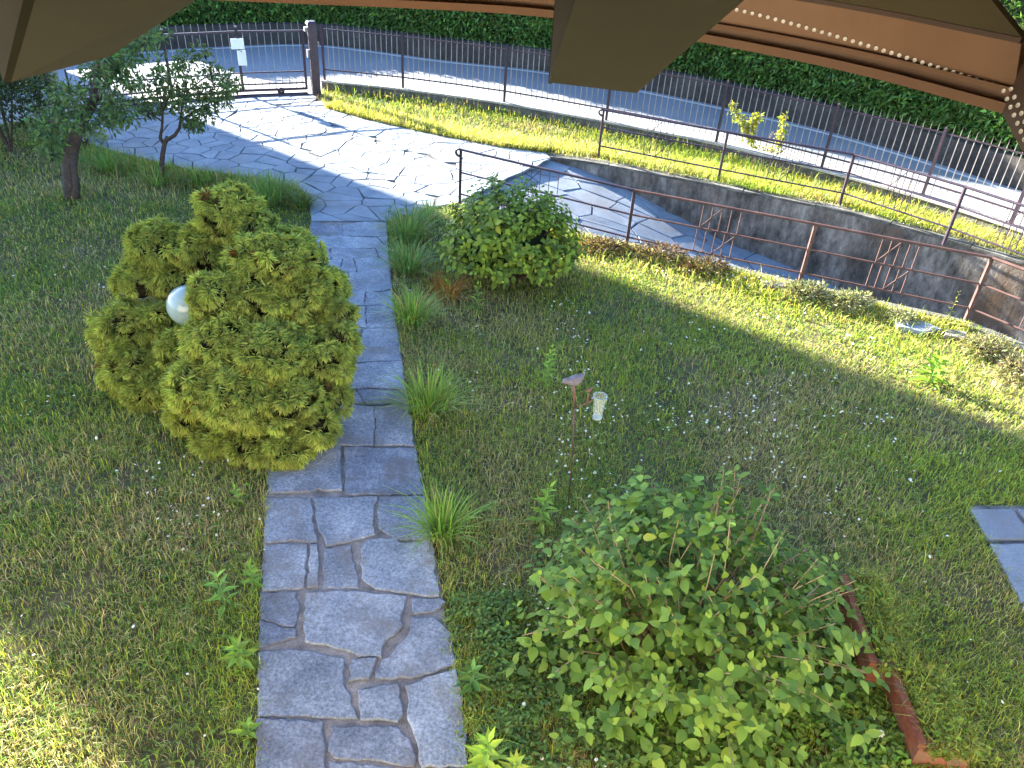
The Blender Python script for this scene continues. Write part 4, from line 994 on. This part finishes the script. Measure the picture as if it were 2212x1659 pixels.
clump('strap_leaf_clump', 'grassy clump at the path corner just left of the round bush', G(925, 480), .25, .32, 160, (0.075, 0.12, 0.045))
clump('dry_tuft', 'dry orange grass tuft at the left foot of the round bush', G(965, 640), .28, .26, 150, (0.13, 0.07, 0.02), 'grass tuft', lean=(.3, 1.5), wd=.009)
# tall lawn-edge grass rows: long grass before the driveway and below the fence plinth
def long_grass(name, label, ptsfun, n, h, wd, cols, cat='grass'):
    P = np.array([ptsfun() for _ in range(n)]); C_ = jit(np.array(cols)[rk.integers(len(cols), size=n)], n, rk, .25)
    v = blades(np.stack([P[:, 0], P[:, 1], np.zeros(n)], 1), h * rk.lognormal(0, .3, n), wd * rk.uniform(.7, 1.3, n), rk.uniform(0, 6.28, n), np.abs(rk.normal(.45, .35, n)), C_)
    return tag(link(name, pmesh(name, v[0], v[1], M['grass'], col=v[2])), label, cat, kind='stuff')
edge_pts = Line([G(*p) for p in [(205, 335), (330, 366), (430, 385), (560, 400), (640, 415), (668, 440)]])
def f_edge(): t = rk.uniform(0, edge_pts.L); p = edge_pts.at(t); q = edge_pts.dir(t); return p + np.array((q[1], -q[0])) * abs(rk.normal(.1, .2))
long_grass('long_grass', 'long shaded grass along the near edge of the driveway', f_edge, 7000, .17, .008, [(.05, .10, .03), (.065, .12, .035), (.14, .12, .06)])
def f_pl():
    t = rk.uniform(.1, fence_line.L); p = fence_line.at(t); q = fence_line.dir(t); return p + np.array((q[1], -q[0])) * (.12 + abs(rk.normal(0, .16)))
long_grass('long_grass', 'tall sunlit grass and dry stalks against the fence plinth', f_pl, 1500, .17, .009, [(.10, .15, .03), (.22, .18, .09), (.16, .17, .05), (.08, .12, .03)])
def f_st():
    t = rk.uniform(.0, wall_line.L * .8); p = wall_line.at(t); q = wall_line.dir(t); nn = np.array((-q[1], q[0])); return p + nn * (.2 + abs(rk.normal(0, .35)))
long_grass('long_grass', 'bright sunlit grass strip along the top of the retaining wall', f_st, 16000, .10, .010, [(.12, .15, .04), (.16, .165, .075), (.09, .13, .03), (.17, .15, .1)])
def f_dr():
    k = rk.integers(5, 9); a, b_ = np.array(drive_poly[k]), np.array(drive_poly[k + 1]); t = rk.random(); d_ = (b_ - a) / np.linalg.norm(b_ - a); return a + (b_ - a) * t + np.array((-d_[1], d_[0])) * abs(rk.normal(.05, .3)) 
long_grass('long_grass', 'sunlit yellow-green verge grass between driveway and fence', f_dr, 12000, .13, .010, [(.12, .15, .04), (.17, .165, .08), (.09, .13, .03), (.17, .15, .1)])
near_sun = Line([p for p in NE] )
def f_ns():
    t = rk.uniform(1.0, near_sun.L); p = near_sun.at(t); q = near_sun.dir(t); return p + np.array((q[1], -q[0])) * (.12 + abs(rk.normal(0, .28)))
long_grass('long_grass', 'sunlit weedy grass fringe below the near railing', f_ns, 8000, .10, .009, [(.12, .15, .04), (.17, .155, .08), (.09, .13, .03)])

# ------------------------------------------------------------------ upright leafy weeds
def weed(label, base, h, nleaf, L, col, lean=(0, 0), name='weed_plant'):
    root = tag(empty(name, (base[0], base[1], 0)), label, 'weed'); h *= 1.25; L *= 1.3
    tip = np.array((lean[0], lean[1], h)); MB().tube([(0, 0, -.02), tip * .5 + np.array((.01, 0, 0)), tip], [.005, .004, .002], 5).build('stem', M['stem'], root)
    t = np.linspace(.08, 1, nleaf); az = np.arange(nleaf) * 2.4; P = tip[None, :] * t[:, None]
    D = np.stack([np.cos(az), np.sin(az), .25 + .9 * t ** 2], 1)
    v = leaf_arrays(P, D, L * (1.15 - .6 * t) * rk.uniform(.8, 1.2, nleaf), L * .34 * (1.1 - .5 * t), jit(col, nleaf, rk, .15) * (0.85 + .45 * t[:, None]), rk, .25, .2, .3)
    link('leaves', pmesh('leaves', v[0], v[1], M['leaf'], col=v[2]), root); return root
WG = (0.13, 0.23, 0.045)
weed('tall bright green weed behind the rain gauge', G(1178, 838), .36, 34, .085, WG, (.03, .05))
weed('bright green weed left of the rain gauge foot', G(1165, 1140), .30, 30, .10, WG, (.05, .06))
weed('tall pale weed in front of the round bush', G(1030, 680), .30, 20, .09, (.10, .17, .035))
weed('upper leafy weed left of the near path, with long leaves', G(490, 1315), .22, 18, .11, (.10, .2, .06), (-.05, .04))
weed('leafy weed touching the left edge of the path', G(548, 1270), .18, 20, .08, (.09, .18, .04))
weed('bushy bright weed left of the path, level with the large square slab', G(520, 1435), .15, 24, .11, (.12, .22, .05))
weed('small weed on the left path edge near the bottom of the picture', G(538, 1592), .10, 14, .085, (.10, .19, .035))
weed('small weed by the left path edge just below the golden conifer', G(515, 1095), .15, 16, .08, (.08, .15, .035))
weed('big yellow-green seedling at the bottom edge right of the path', G(1050, 1668), .24, 26, .12, (.17, .27, .05))
weed('second yellow-green seedling at the bottom edge, farther right', G(1110, 1690), .17, 20, .10, (.16, .25, .05))
weed('thin weed in the lawn above the white daisies', G(1045, 620), .18, 14, .06, (.09, .15, .03))
weed('broad-leaved sunlit weed near the right picture edge below the railing', G(2005, 830), .26, 34, .16, (.10, .18, .03))
weed('broad dark leafy weed growing at the foot of the hydrangea toward the path', G(1020, 1490), .16, 22, .11, (.07, .14, .045))
weed('pale flowering spike on the kerb near the railing corner', G(2040, 700), .36, 16, .05, (.24, .22, .08), (.02, 0))
# young plant with two sunlit leafy arms by the plinth
p0 = G(1640, 336); vp = tag(empty('climbing_sapling', tuple(p0)), 'sunlit yellow-green sapling with two leafy arms beside the far railing', 'sapling')
Yv = p0[1]
arms = [[(1640, 336), (1625, 305), (1615, 280), (1600, 262), (1580, 228)], [(1615, 282), (1630, 262), (1636, 250)], [(1640, 336), (1680, 318), (1690, 285), (1693, 250)], [(1640, 336), (1600, 325), (1585, 330)]]
m_ = MB(); parts = []
for arm in arms:
    pts = px_pts(arm, Yv - .1); m_.tube(pts, [.009 - .0012 * i for i in range(len(pts))], 5)
    ln_ = len(pts)
    for i in range(1, ln_):
        k = 90; t = rk.random((k, 1)); P = pts[i - 1] * (1 - t) + pts[i] * t + rk.normal(0, .045, (k, 3))
        parts.append(leaf_arrays(P, rk.normal(0, 1, (k, 3)), rk.uniform(.06, .11, k), rk.uniform(.03, .055, k), jit((.17, .2, .04), k, rk, .25), rk))
for j in range(10):
    a = rk.uniform(0, 6.28); m_.tube([p0, p0 + np.array((math.cos(a) * .3, math.sin(a) * .2, rk.uniform(.2, .5)))], [.004, .002], 4)
place(m_.build('stem', M['twig']), vp); v = join(parts); place(link('leaves', pmesh('leaves', v[0], v[1], M['leaf'], col=v[2])), vp)

# low cushions along the kerb
def cushion(label, px, R, col, n=900, tuftL=.07):
    c = G(*px); root = blob_shrub('cushion_plant', label, (c[0], c[1], .03), R, n, tuftL, .014, col, rk); root['category'] = 'plant'; return root
cushion('dry reddish-brown cushion plant at the first post of the near railing', (1300, 545), (.42, .18, .16), (.085, .06, .045))
cushion('brown and white cushion plant on the kerb between the first two posts', (1420, 562), (.42, .2, .18), (.10, .075, .06))
cushion('dark brown mound of dry stems on the kerb before the second bay', (1520, 590), (.36, .2, .18), (.075, .055, .04))
cushion('silver-green lavender mound on the kerb at the middle post', (1740, 645), (.30, .18, .19), (.14, .16, .12), 1200, .06)
cushion('silver lavender mound right of the middle post', (1830, 668), (.32, .2, .2), (.15, .17, .13), 1300, .06)
cushion('small silver lavender mound beside the flat kerb stone', (1945, 700), (.2, .15, .14), (.16, .18, .14), 700, .055)
cushion('grey-green lavender mound near the right picture edge', (2125, 765), (.28, .22, .18), (.13, .14, .10), 1100, .06)
cushion('wide dry lavender mound cut by the right picture edge', (2215, 815), (.32, .26, .18), (.12, .12, .09), 1100, .06)
# flat stones on the kerb
for i, (q, lab) in enumerate([([(1925, 700), (1995, 706), (2030, 722), (1990, 728), (1935, 716)], 'flat grey stone on the kerb beside the small lavender mound'), ([(1640, 612), (1700, 622), (1690, 634), (1645, 626)], 'flat brownish stone on the kerb left of the middle railing post'), ([(2040, 722), (2085, 728), (2080, 742), (2035, 736)], 'flat pinkish stone on the kerb near the railing corner')]):
    V, F = slab_mesh([G(*p)[:2] for p in q], lambda w: .075, 0, rs, fine=.1, th=.08); tag(link('kerb_stone', pmesh('kerb_stone', V, F, M['slab_pale' if i == 0 else 'joint'])), lab, 'stone')

# ------------------------------------------------------------------ rain gauge on its stake
gb_ = G(1227, 1108); Yg = gb_[1]
rgz = tag(empty('rain_gauge', tuple(gb_)), 'rusty stake with metal birds and a clear glass rain gauge', 'rain gauge')
def rel(p): return np.array(p) - gb_
top_ = rel(GY(1243, 868, Yg))
MB().tube([(0, 0, -.1), top_ * .5 + np.array((.002, 0, 0)), top_], [.0055, .0055, .0055], 7).build('stake', M['rust'], rgz, True)
def bird(name, px, s_, mat, yaw, pitch=0.2):
    c = rel(GY(*px, Yg)); m_ = MB(); secs = [(-1.0, .02, .25), (-.75, .10, .16), (-.45, .30, .03), (-.1, .42, 0), (.25, .38, .05), (.5, .24, .2), (.68, .22, .34), (.85, .17, .36), (.95, .05, .33), (1.12, .012, .30)]
    pts = [np.array((u * s_, 0, w * s_)) for u, r_, w in secs]; Rm = Matrix.Rotation(yaw, 3, 'Z') @ Matrix.Rotation(-pitch, 3, 'Y')
    pts = [np.array(Rm @ Vector(p)) + c for p in pts]; m_.tube(pts, [r_ * s_ for _, r_, _ in secs], 12); return m_.build(name, mat, rgz, True)
bird('large_bird', (1242, 822), .10, M['birdgrey'], math.radians(205), -.30)
bird('small_bird', (1272, 843), .036, M['birdrust'], math.radians(25), .15)
a = rel(GY(1240, 850, Yg)); b_ = rel(GY(1243, 880, Yg)); MB().tube([rel(GY(1239, 826, Yg)), a, b_, top_], [.010, .012, .009, .006], 8).build('bracket_stem', M['birdrust'], rgz, True)
gc = rel(GY(1296, 862, Yg)); MB().tube([b_, rel(GY(1265, 872, Yg)), rel(GY(1282, 862, Yg))], .005, 6).build('bracket_arm', M['birdrust'], rgz, True)
MB().tube([rel(GY(1272, 850, Yg)), rel(GY(1268, 868, Yg))], .008, 6).build('bird_leg', M['birdrust'], rgz, True)
R0 = .050; gt = GY(1296, 856, Yg)[2]; gbm = gt - .195
gx, gy = gc[0], gc[1]
prof = [(0, gbm), (.033, gbm), (.035, gbm + .01), (.042, gbm + .13), (R0, gt - .008), (R0 + .002, gt)]
gtube = o = MB().lathe(prof, 24).build('glass_tube', M['glass'], rgz, True); o.location = (gx, gy, 0)
ring = MB().lathe([(R0 - .003, gt + .0), (R0 + .004, gt + .0), (R0 + .004, gt + .006), (R0 - .003, gt + .006), (R0 - .003, gt)], 24).build('rim', M['glassrim'], gtube, True)
o = MB().lathe([(0, gbm - .004), (.035, gbm - .004), (.038, gbm + .010), (.0355, gbm + .010), (.0, gbm - .001)], 20).build('tube_foot', M['glassrim'], gtube, True)

# ------------------------------------------------------------------ terracotta planters sunk in the lawn
def planter(label, TL, TR, BL, h=.16, lean=0):
    a, b_, c = G(*TL, h), G(*TR, h), G(*BL, h); u = (b_ - a); v_ = (c - a); Lu, Lv = np.linalg.norm(u), np.linalg.norm(v_); v_ = v_ / Lv; u = u - v_ * (u @ v_); u /= np.linalg.norm(u)
    root = tag(empty('terracotta_planter', (*a[:2], 0)), label, 'planter'); wt = .026
    def quadbox(p0, du, dv, z0, z1, tap=.0):
        P = [a[:2] * 0 + p0, p0 + du, p0 + du + dv, p0 + dv]; return [(*P[i], z0) for i in range(4)] + [(*P[i], z1) for i in range(4)]
    u2, v2 = u[:2], v_[:2]; Z = lambda p0, du, dv, z0, z1, nm: MB().hexa(quadbox(p0, du, dv, z0, z1)).build(nm, M['terracotta'], root)
    o_ = np.zeros(2); k = .012; rz = h - .04
    Z(o_, u2 * wt, v2 * Lv, -.05, rz, 'long_side'); Z(u2 * (Lu - wt), u2 * wt, v2 * Lv, -.05, .05, 'long_side')
    Z(u2 * wt, u2 * (Lu - 2 * wt), v2 * wt, -.05, rz, 'short_side'); Z(u2 * wt + v2 * (Lv - wt), u2 * (Lu - 2 * wt), v2 * wt, -.05, rz, 'short_side')
    nseg = 4                                    # the rim is cracked into pieces that sit unevenly
    for i in range(nseg):
        dz = rk.uniform(-.006, .004); Z(-u2 * (k + rk.uniform(0, .004)) + v2 * (Lv * i / nseg + .002), u2 * (wt + 2 * k), v2 * (Lv / nseg - .004), rz, h + dz, 'rim')
    Z(u2 * (wt + k + .002) - v2 * k, u2 * (Lu * .62), v2 * (wt + 2 * k), rz, h - .004, 'rim'); Z(u2 * (wt + k + .002) + v2 * (Lv - wt - k), u2 * (Lu * .5), v2 * (wt + 2 * k), rz, h - .003, 'rim')
    Z(u2 * (Lu - wt - k) + v2 * (Lv * .38), u2 * (wt + k), v2 * .13, .05, h - .05, 'broken_rim')
    MB().hexa(quadbox(u2 * wt + v2 * wt, u2 * (Lu - 2 * wt), v2 * (Lv - 2 * wt), -.05, h - .05)).build('soil', M['soil'], root)
    n = 3600; P = a[:2] + u2 * (.045 + np.abs(rk.normal(.06, .2, (n, 1)))) + v2 * rk.uniform(-.04, Lv + .05, (n, 1)); n = len(P)
    ins = (((P - a[:2]) @ u2) < Lu); zb = np.where(ins, h - .06, .0)
    v1_ = leaf_arrays(np.stack([P[:1700, 0], P[:1700, 1], zb[:1700] + rk.uniform(.0, .09, 1700)], 1), np.stack([rk.normal(0, 1, 1700), rk.normal(0, 1, 1700), rk.uniform(0, 1, 1700)], 1), rk.uniform(.015, .05, 1700), rk.uniform(.01, .024, 1700), jit((.10, .15, .03), 1700, rk, .35), rk)
    m2 = n - 1700; v2_ = blades(np.stack([P[1700:, 0], P[1700:, 1], zb[1700:]], 1), .09 * rk.lognormal(0, .35, m2), .004, rk.uniform(0, 6.28, m2), np.abs(rk.normal(.5, .4, m2)), jit((.16, .2, .05), m2, rk, .3))
    v = join([v1_, v2_]); o = link('overgrowth', pmesh('overgrowth', v[0], v[1], M['leaf'], col=v[2])); place(o, root); o['kind'] = 'stuff'
planter('upper terracotta planter box, half overgrown, right of the hydrangea', (1822, 1240), (1900, 1226), (1885, 1432), .25)
planter('lower terracotta planter box with bare red rim near the bottom right', (1926, 1442), (2020, 1416), (1992, 1608), .24)

# dark ivy and clover carpet at the foot of the hydrangea
rv = np.random.default_rng(91)
def carpet(name, label, poly_px, n, L, col, hz=.10, wr=.5):
    poly = [G(*p)[:2] for p in poly_px]; xs = [p[0] for p in poly]; ys = [p[1] for p in poly]; P = []
    while len(P) < n:
        q = np.stack([rv.uniform(min(xs), max(xs), n), rv.uniform(min(ys), max(ys), n)], 1); q = q[inpoly(q[:, 0], q[:, 1], poly)]; q = q[rv.random(len(q)) < np.clip((fbm(q[:, 0] * 5, q[:, 1] * 5, 12) - .32) * 3.5, .06, 1)]; P += list(q)
    P = np.array(P[:n]); hh = hz * (.4 + 1.2 * fbm(P[:, 0] * 3, P[:, 1] * 3, 6)); P3 = np.stack([P[:, 0], P[:, 1], hh * rv.uniform(.4, 1, n)], 1)
    az = rv.uniform(0, 6.28, n); D = np.stack([np.cos(az), np.sin(az), rv.normal(.1, .25, n)], 1)
    v = leaf_arrays(P3, D, rv.uniform(.7, 1.3, n) * L, rv.uniform(.7, 1.2, n) * L * wr, jit(col, n, rv, .3), rv, .2, .12, .35)
    return tag(link(name, pmesh(name, v[0], v[1], M['leaf'], col=v[2])), label, 'ground cover', kind='stuff')
carpet('ivy_carpet', 'dark ivy carpet along the right edge of the path at the bottom', [(960, 1300), (1130, 1290), (1250, 1420), (1330, 1540), (1400, 1680), (1020, 1690), (1005, 1560), (985, 1420)], 4600, .04, (.062, .115, .035), .11)
carpet('ivy_carpet', 'lighter ivy and weeds below the hydrangea at the bottom edge', [(1330, 1540), (1560, 1560), (1800, 1500), (1940, 1600), (1990, 1700), (1380, 1700)], 4200, .055, (.085, .155, .035), .10)
carpet('ivy_carpet', 'leafy weeds between hydrangea and terracotta planters', [(1780, 1400), (1900, 1440), (1990, 1640), (2080, 1640), (2100, 1700), (1850, 1700), (1760, 1500)], 2600, .035, (.095, .165, .035), .07)
# dandelion clock
p = G(1878, 1625); dc = tag(empty('dandelion_clock', tuple(p)), 'round white dandelion clock near the lower planter', 'dandelion')
MB().tube([(0, 0, 0), (.01, 0, .1), (.012, .005, .17)], [.003, .003, .002], 5).build('stem', M['stem'], dc)
n = 160; d_ = rv.normal(0, 1, (n, 3)); d_ /= np.linalg.norm(d_, axis=1, keepdims=True); v = leaf_arrays(np.tile((.012, .005, .19), (n, 1)) + d_ * .006, d_, .017, .006, np.tile((.7, .7, .68), (n, 1)), rv)
link('seed_head', pmesh('seed_head', v[0], v[1], M['petal'], col=v[2]), dc)

# ------------------------------------------------------------------ the house the camera hangs on: eave, rafters, gutter
house = tag(empty('house', (0, -.35, 0)), 'house eave seen from below: brown rafters and copper-brown gutter at the top', 'house')
gut_px = [(150, -14), (430, -1), (640, 8), (900, 19), (1185, 38), (1535, 95), (1850, 160), (2165, 245)]
gut = Line(catmull([G(*p, 4.2) for p in gut_px], 4))
def eave_strip(name, z0, z1, off0, off1, mat):
    V = []; F = []; n_ = 40
    for i in range(n_):
        t = gut.L * i / (n_ - 1); p = gut.at(t); dd_ = gut.dir(t); q = np.array((-dd_[1], dd_[0]))
        V += [(*(p + q * off0), z0), (*(p + q * off1), z1), (*(p + q * (off1 + .012)), z1), (*(p + q * (off0 + .012)), z0)]
        if i: F += [((i - 1) * 4 + k, i * 4 + k, i * 4 + (k + 1) % 4, (i - 1) * 4 + (k + 1) % 4) for k in range(4)]
    F += [(0, 1, 2, 3), tuple((n_ - 1) * 4 + k for k in (3, 2, 1, 0))]
    return place(link(name, pmesh(name, V, F, mat)), house)
eave_strip('gutter_lip', 4.2, 4.211, 0, 0, M['copper'])
eave_strip('gutter_groove', 4.211, 4.2215, .008, .006, M['copper'])
eave_strip('gutter_bead', 4.2215, 4.227, .0, .0, M['copper'])
eave_strip('fascia_board', 4.227, 4.272, .004, -.016, M['copper'])
eave_strip('drip_edge', 4.2725, 4.278, -.02, -.02, M['copperdark'])
eave_strip('soffit_board', 4.2785, 4.40, -.02, -.28, M['soffit'])
# pale discs painted as daylight in the fascia's vent holes
ey = pmesh('hole_light_disc', *(lambda m_: (m_.V, m_.F))(MB().lathe([(0, .0003), (.0016, .0003), (.0021, .0008), (.0025, .0), (.0025, -.002)], 12)), M['holelight'], True)
for k in range(36):
    px = 1575 + (2160 - 1575) * k / 35; py = 18 + (188 - 18) * (k / 35) ** 1.12
    t = gut.near(G(px, np.interp(px, [g[0] for g in gut_px], [g[1] for g in gut_px]), 4.2)); p = gut.at(t); dd_ = gut.dir(t); q = np.array((-dd_[1], dd_[0]))
    # meet the leaning fascia: step along the pixel ray to its surface
    rr_ = ray(px, py); best = None
    for s_ in np.linspace(.5, 1.6, 6000):
        w = ORG + rr_ * s_ / FOC; off = (w[:2] - p) @ q; fz = 0
        if off > .004 - max(0, (w[2] - 4.227)) / .045 * .02: best = w; break
    if best is None: continue
    o = link('hole_light_disc', ey); o.location = tuple(best - rr_ / np.linalg.norm(rr_) * .002); o.rotation_euler = Vector(tuple(-rr_)).to_track_quat('Z', 'Y').to_euler(); place(o, house)
def rafter(name, far2, near2, Df, Dn, hgt):
    f = [GD(*far2[0], Df), GD(*far2[1], Df)]; n_ = [GD(*near2[0], Dn), GD(*near2[1], Dn)]; up_ = np.array((0, 0, hgt))
    return place(MB().hexa([f[0], f[1], n_[1], n_[0], f[0] + up_, f[1] + up_, n_[1] + up_, n_[0] + up_]).build(name, M['rafter']), house)
rafter('rafter', [(1186, 178), (1375, 201)], [(1262, -60), (1680, -62)], .93, .46, .15)
rafter('hip_rafter', [(22, 178), (236, 122)], [(90, -60), (500, -50)], .95, .56, .15)
_f, _n = GD(20, 178, .948), GD(86, -60, .558); _u = np.array((0, 0, .15)); _o = np.array((-.006, -.002, 0))
place(MB().hexa([_f + _o, _f - _o * .3, _n - _o * .3, _n + _o, _f + _o + _u, _f - _o * .3 + _u, _n - _o * .3 + _u, _n + _o + _u]).build('side_board', M['sideboard']), house)  # olive board added; colour kept dark to offset skylight on this side
place(MB().hexa([GD(1184, 180, .935), GD(1192, 181, .935), GD(1192, 181, .955), GD(1184, 180, .955)] + [GD(1184, 180, .935) + np.array((0, 0, .15)), GD(1192, 181, .935) + np.array((0, 0, .15)), GD(1192, 181, .955) + np.array((0, 0, .15)), GD(1184, 180, .955) + np.array((0, 0, .15))]).build('rafter_trim', M['rafterside']), house)
# gutter return at the right with its own pale discs for daylight in the holes
ca = np.array((*gut.at(gut.L), 4.2)); cb = GD(2330, 560, .62)
place(MB().hexa([ca, cb, cb + np.array((.03, .02, 0)), ca + np.array((.03, .02, 0)), ca + np.array((0, 0, .7)), cb + np.array((0, 0, .9)), cb + np.array((.03, .02, .9)), ca + np.array((.03, .02, .7))]).build('gutter_return', M['copperdark']), house)
for k in range(14):
    for row in range(2):
        a_ = (2168 + row * 16 + k * 7.5, 196 + k * 17.5 - row * 4)
        Dk = np.interp(a_[0], [2165, 2330], [(ca - ORG) @ FW, .62]) - .012
        o = link('hole_light_disc', ey); w = GD(*a_, Dk); rr_ = ray(*a_); o.location = tuple(w); o.scale = (.8, 1, 1); o.rotation_euler = Vector(tuple(-rr_)).to_track_quat('Z', 'Y').to_euler(); place(o, house)
place(MB().box((-7, -.65, 0), (7, -.35, 4.75)).build('wall', M['plaster']), house)
place(MB().hexa([(-7, -.4, 4.76), (7, -.4, 4.76), (7, 1.75, 4.42), (-7, 1.75, 4.42), (-7, -.4, 4.84), (7, -.4, 4.84), (7, 1.75, 4.49), (-7, 1.75, 4.49)]).build('roof', M['tile']), house)

# ------------------------------------------------------------------ unseen block added at the left to cast the garden's evening shadow
S0 = -29.0
def SN(s_, n_): return np.array((.6 * n_ + .8 * s_, .8 * n_ - .6 * s_))
nh = SN(S0 - 4, 4.3)
blk = tag(empty('shadow_block', (nh[0], nh[1], 0)), 'unseen cream block beyond the left picture edge, added to shade the garden', 'building')
ang = math.atan2(-.6, .8)
o = MB().box((-4, -3.6, 0), (4, 3.75, 11.2)).build('wall', M['plaster'], blk); o.rotation_euler.z = ang
o = MB().add([(-4.5, -3.65, 11.2), (4.5, -3.65, 11.2), (4.5, 3.8, 11.2), (-4.5, 3.8, 11.2), (-1, 0, 12.6), (1, 0, 12.6)], [(0, 1, 5, 4), (1, 2, 5), (2, 3, 4, 5), (3, 0, 4), (3, 2, 1, 0)]).build('roof', M['tile'], blk); o.rotation_euler.z = ang
for fl in range(3):
    for k in (-2.2, 0, 2.2):
        o = MB().box((4.0, k - .5, 1.0 + fl * 3.4), (4.05, k + .5, 2.5 + fl * 3.4)).build('window', M['shutter'], blk); o.rotation_euler.z = ang
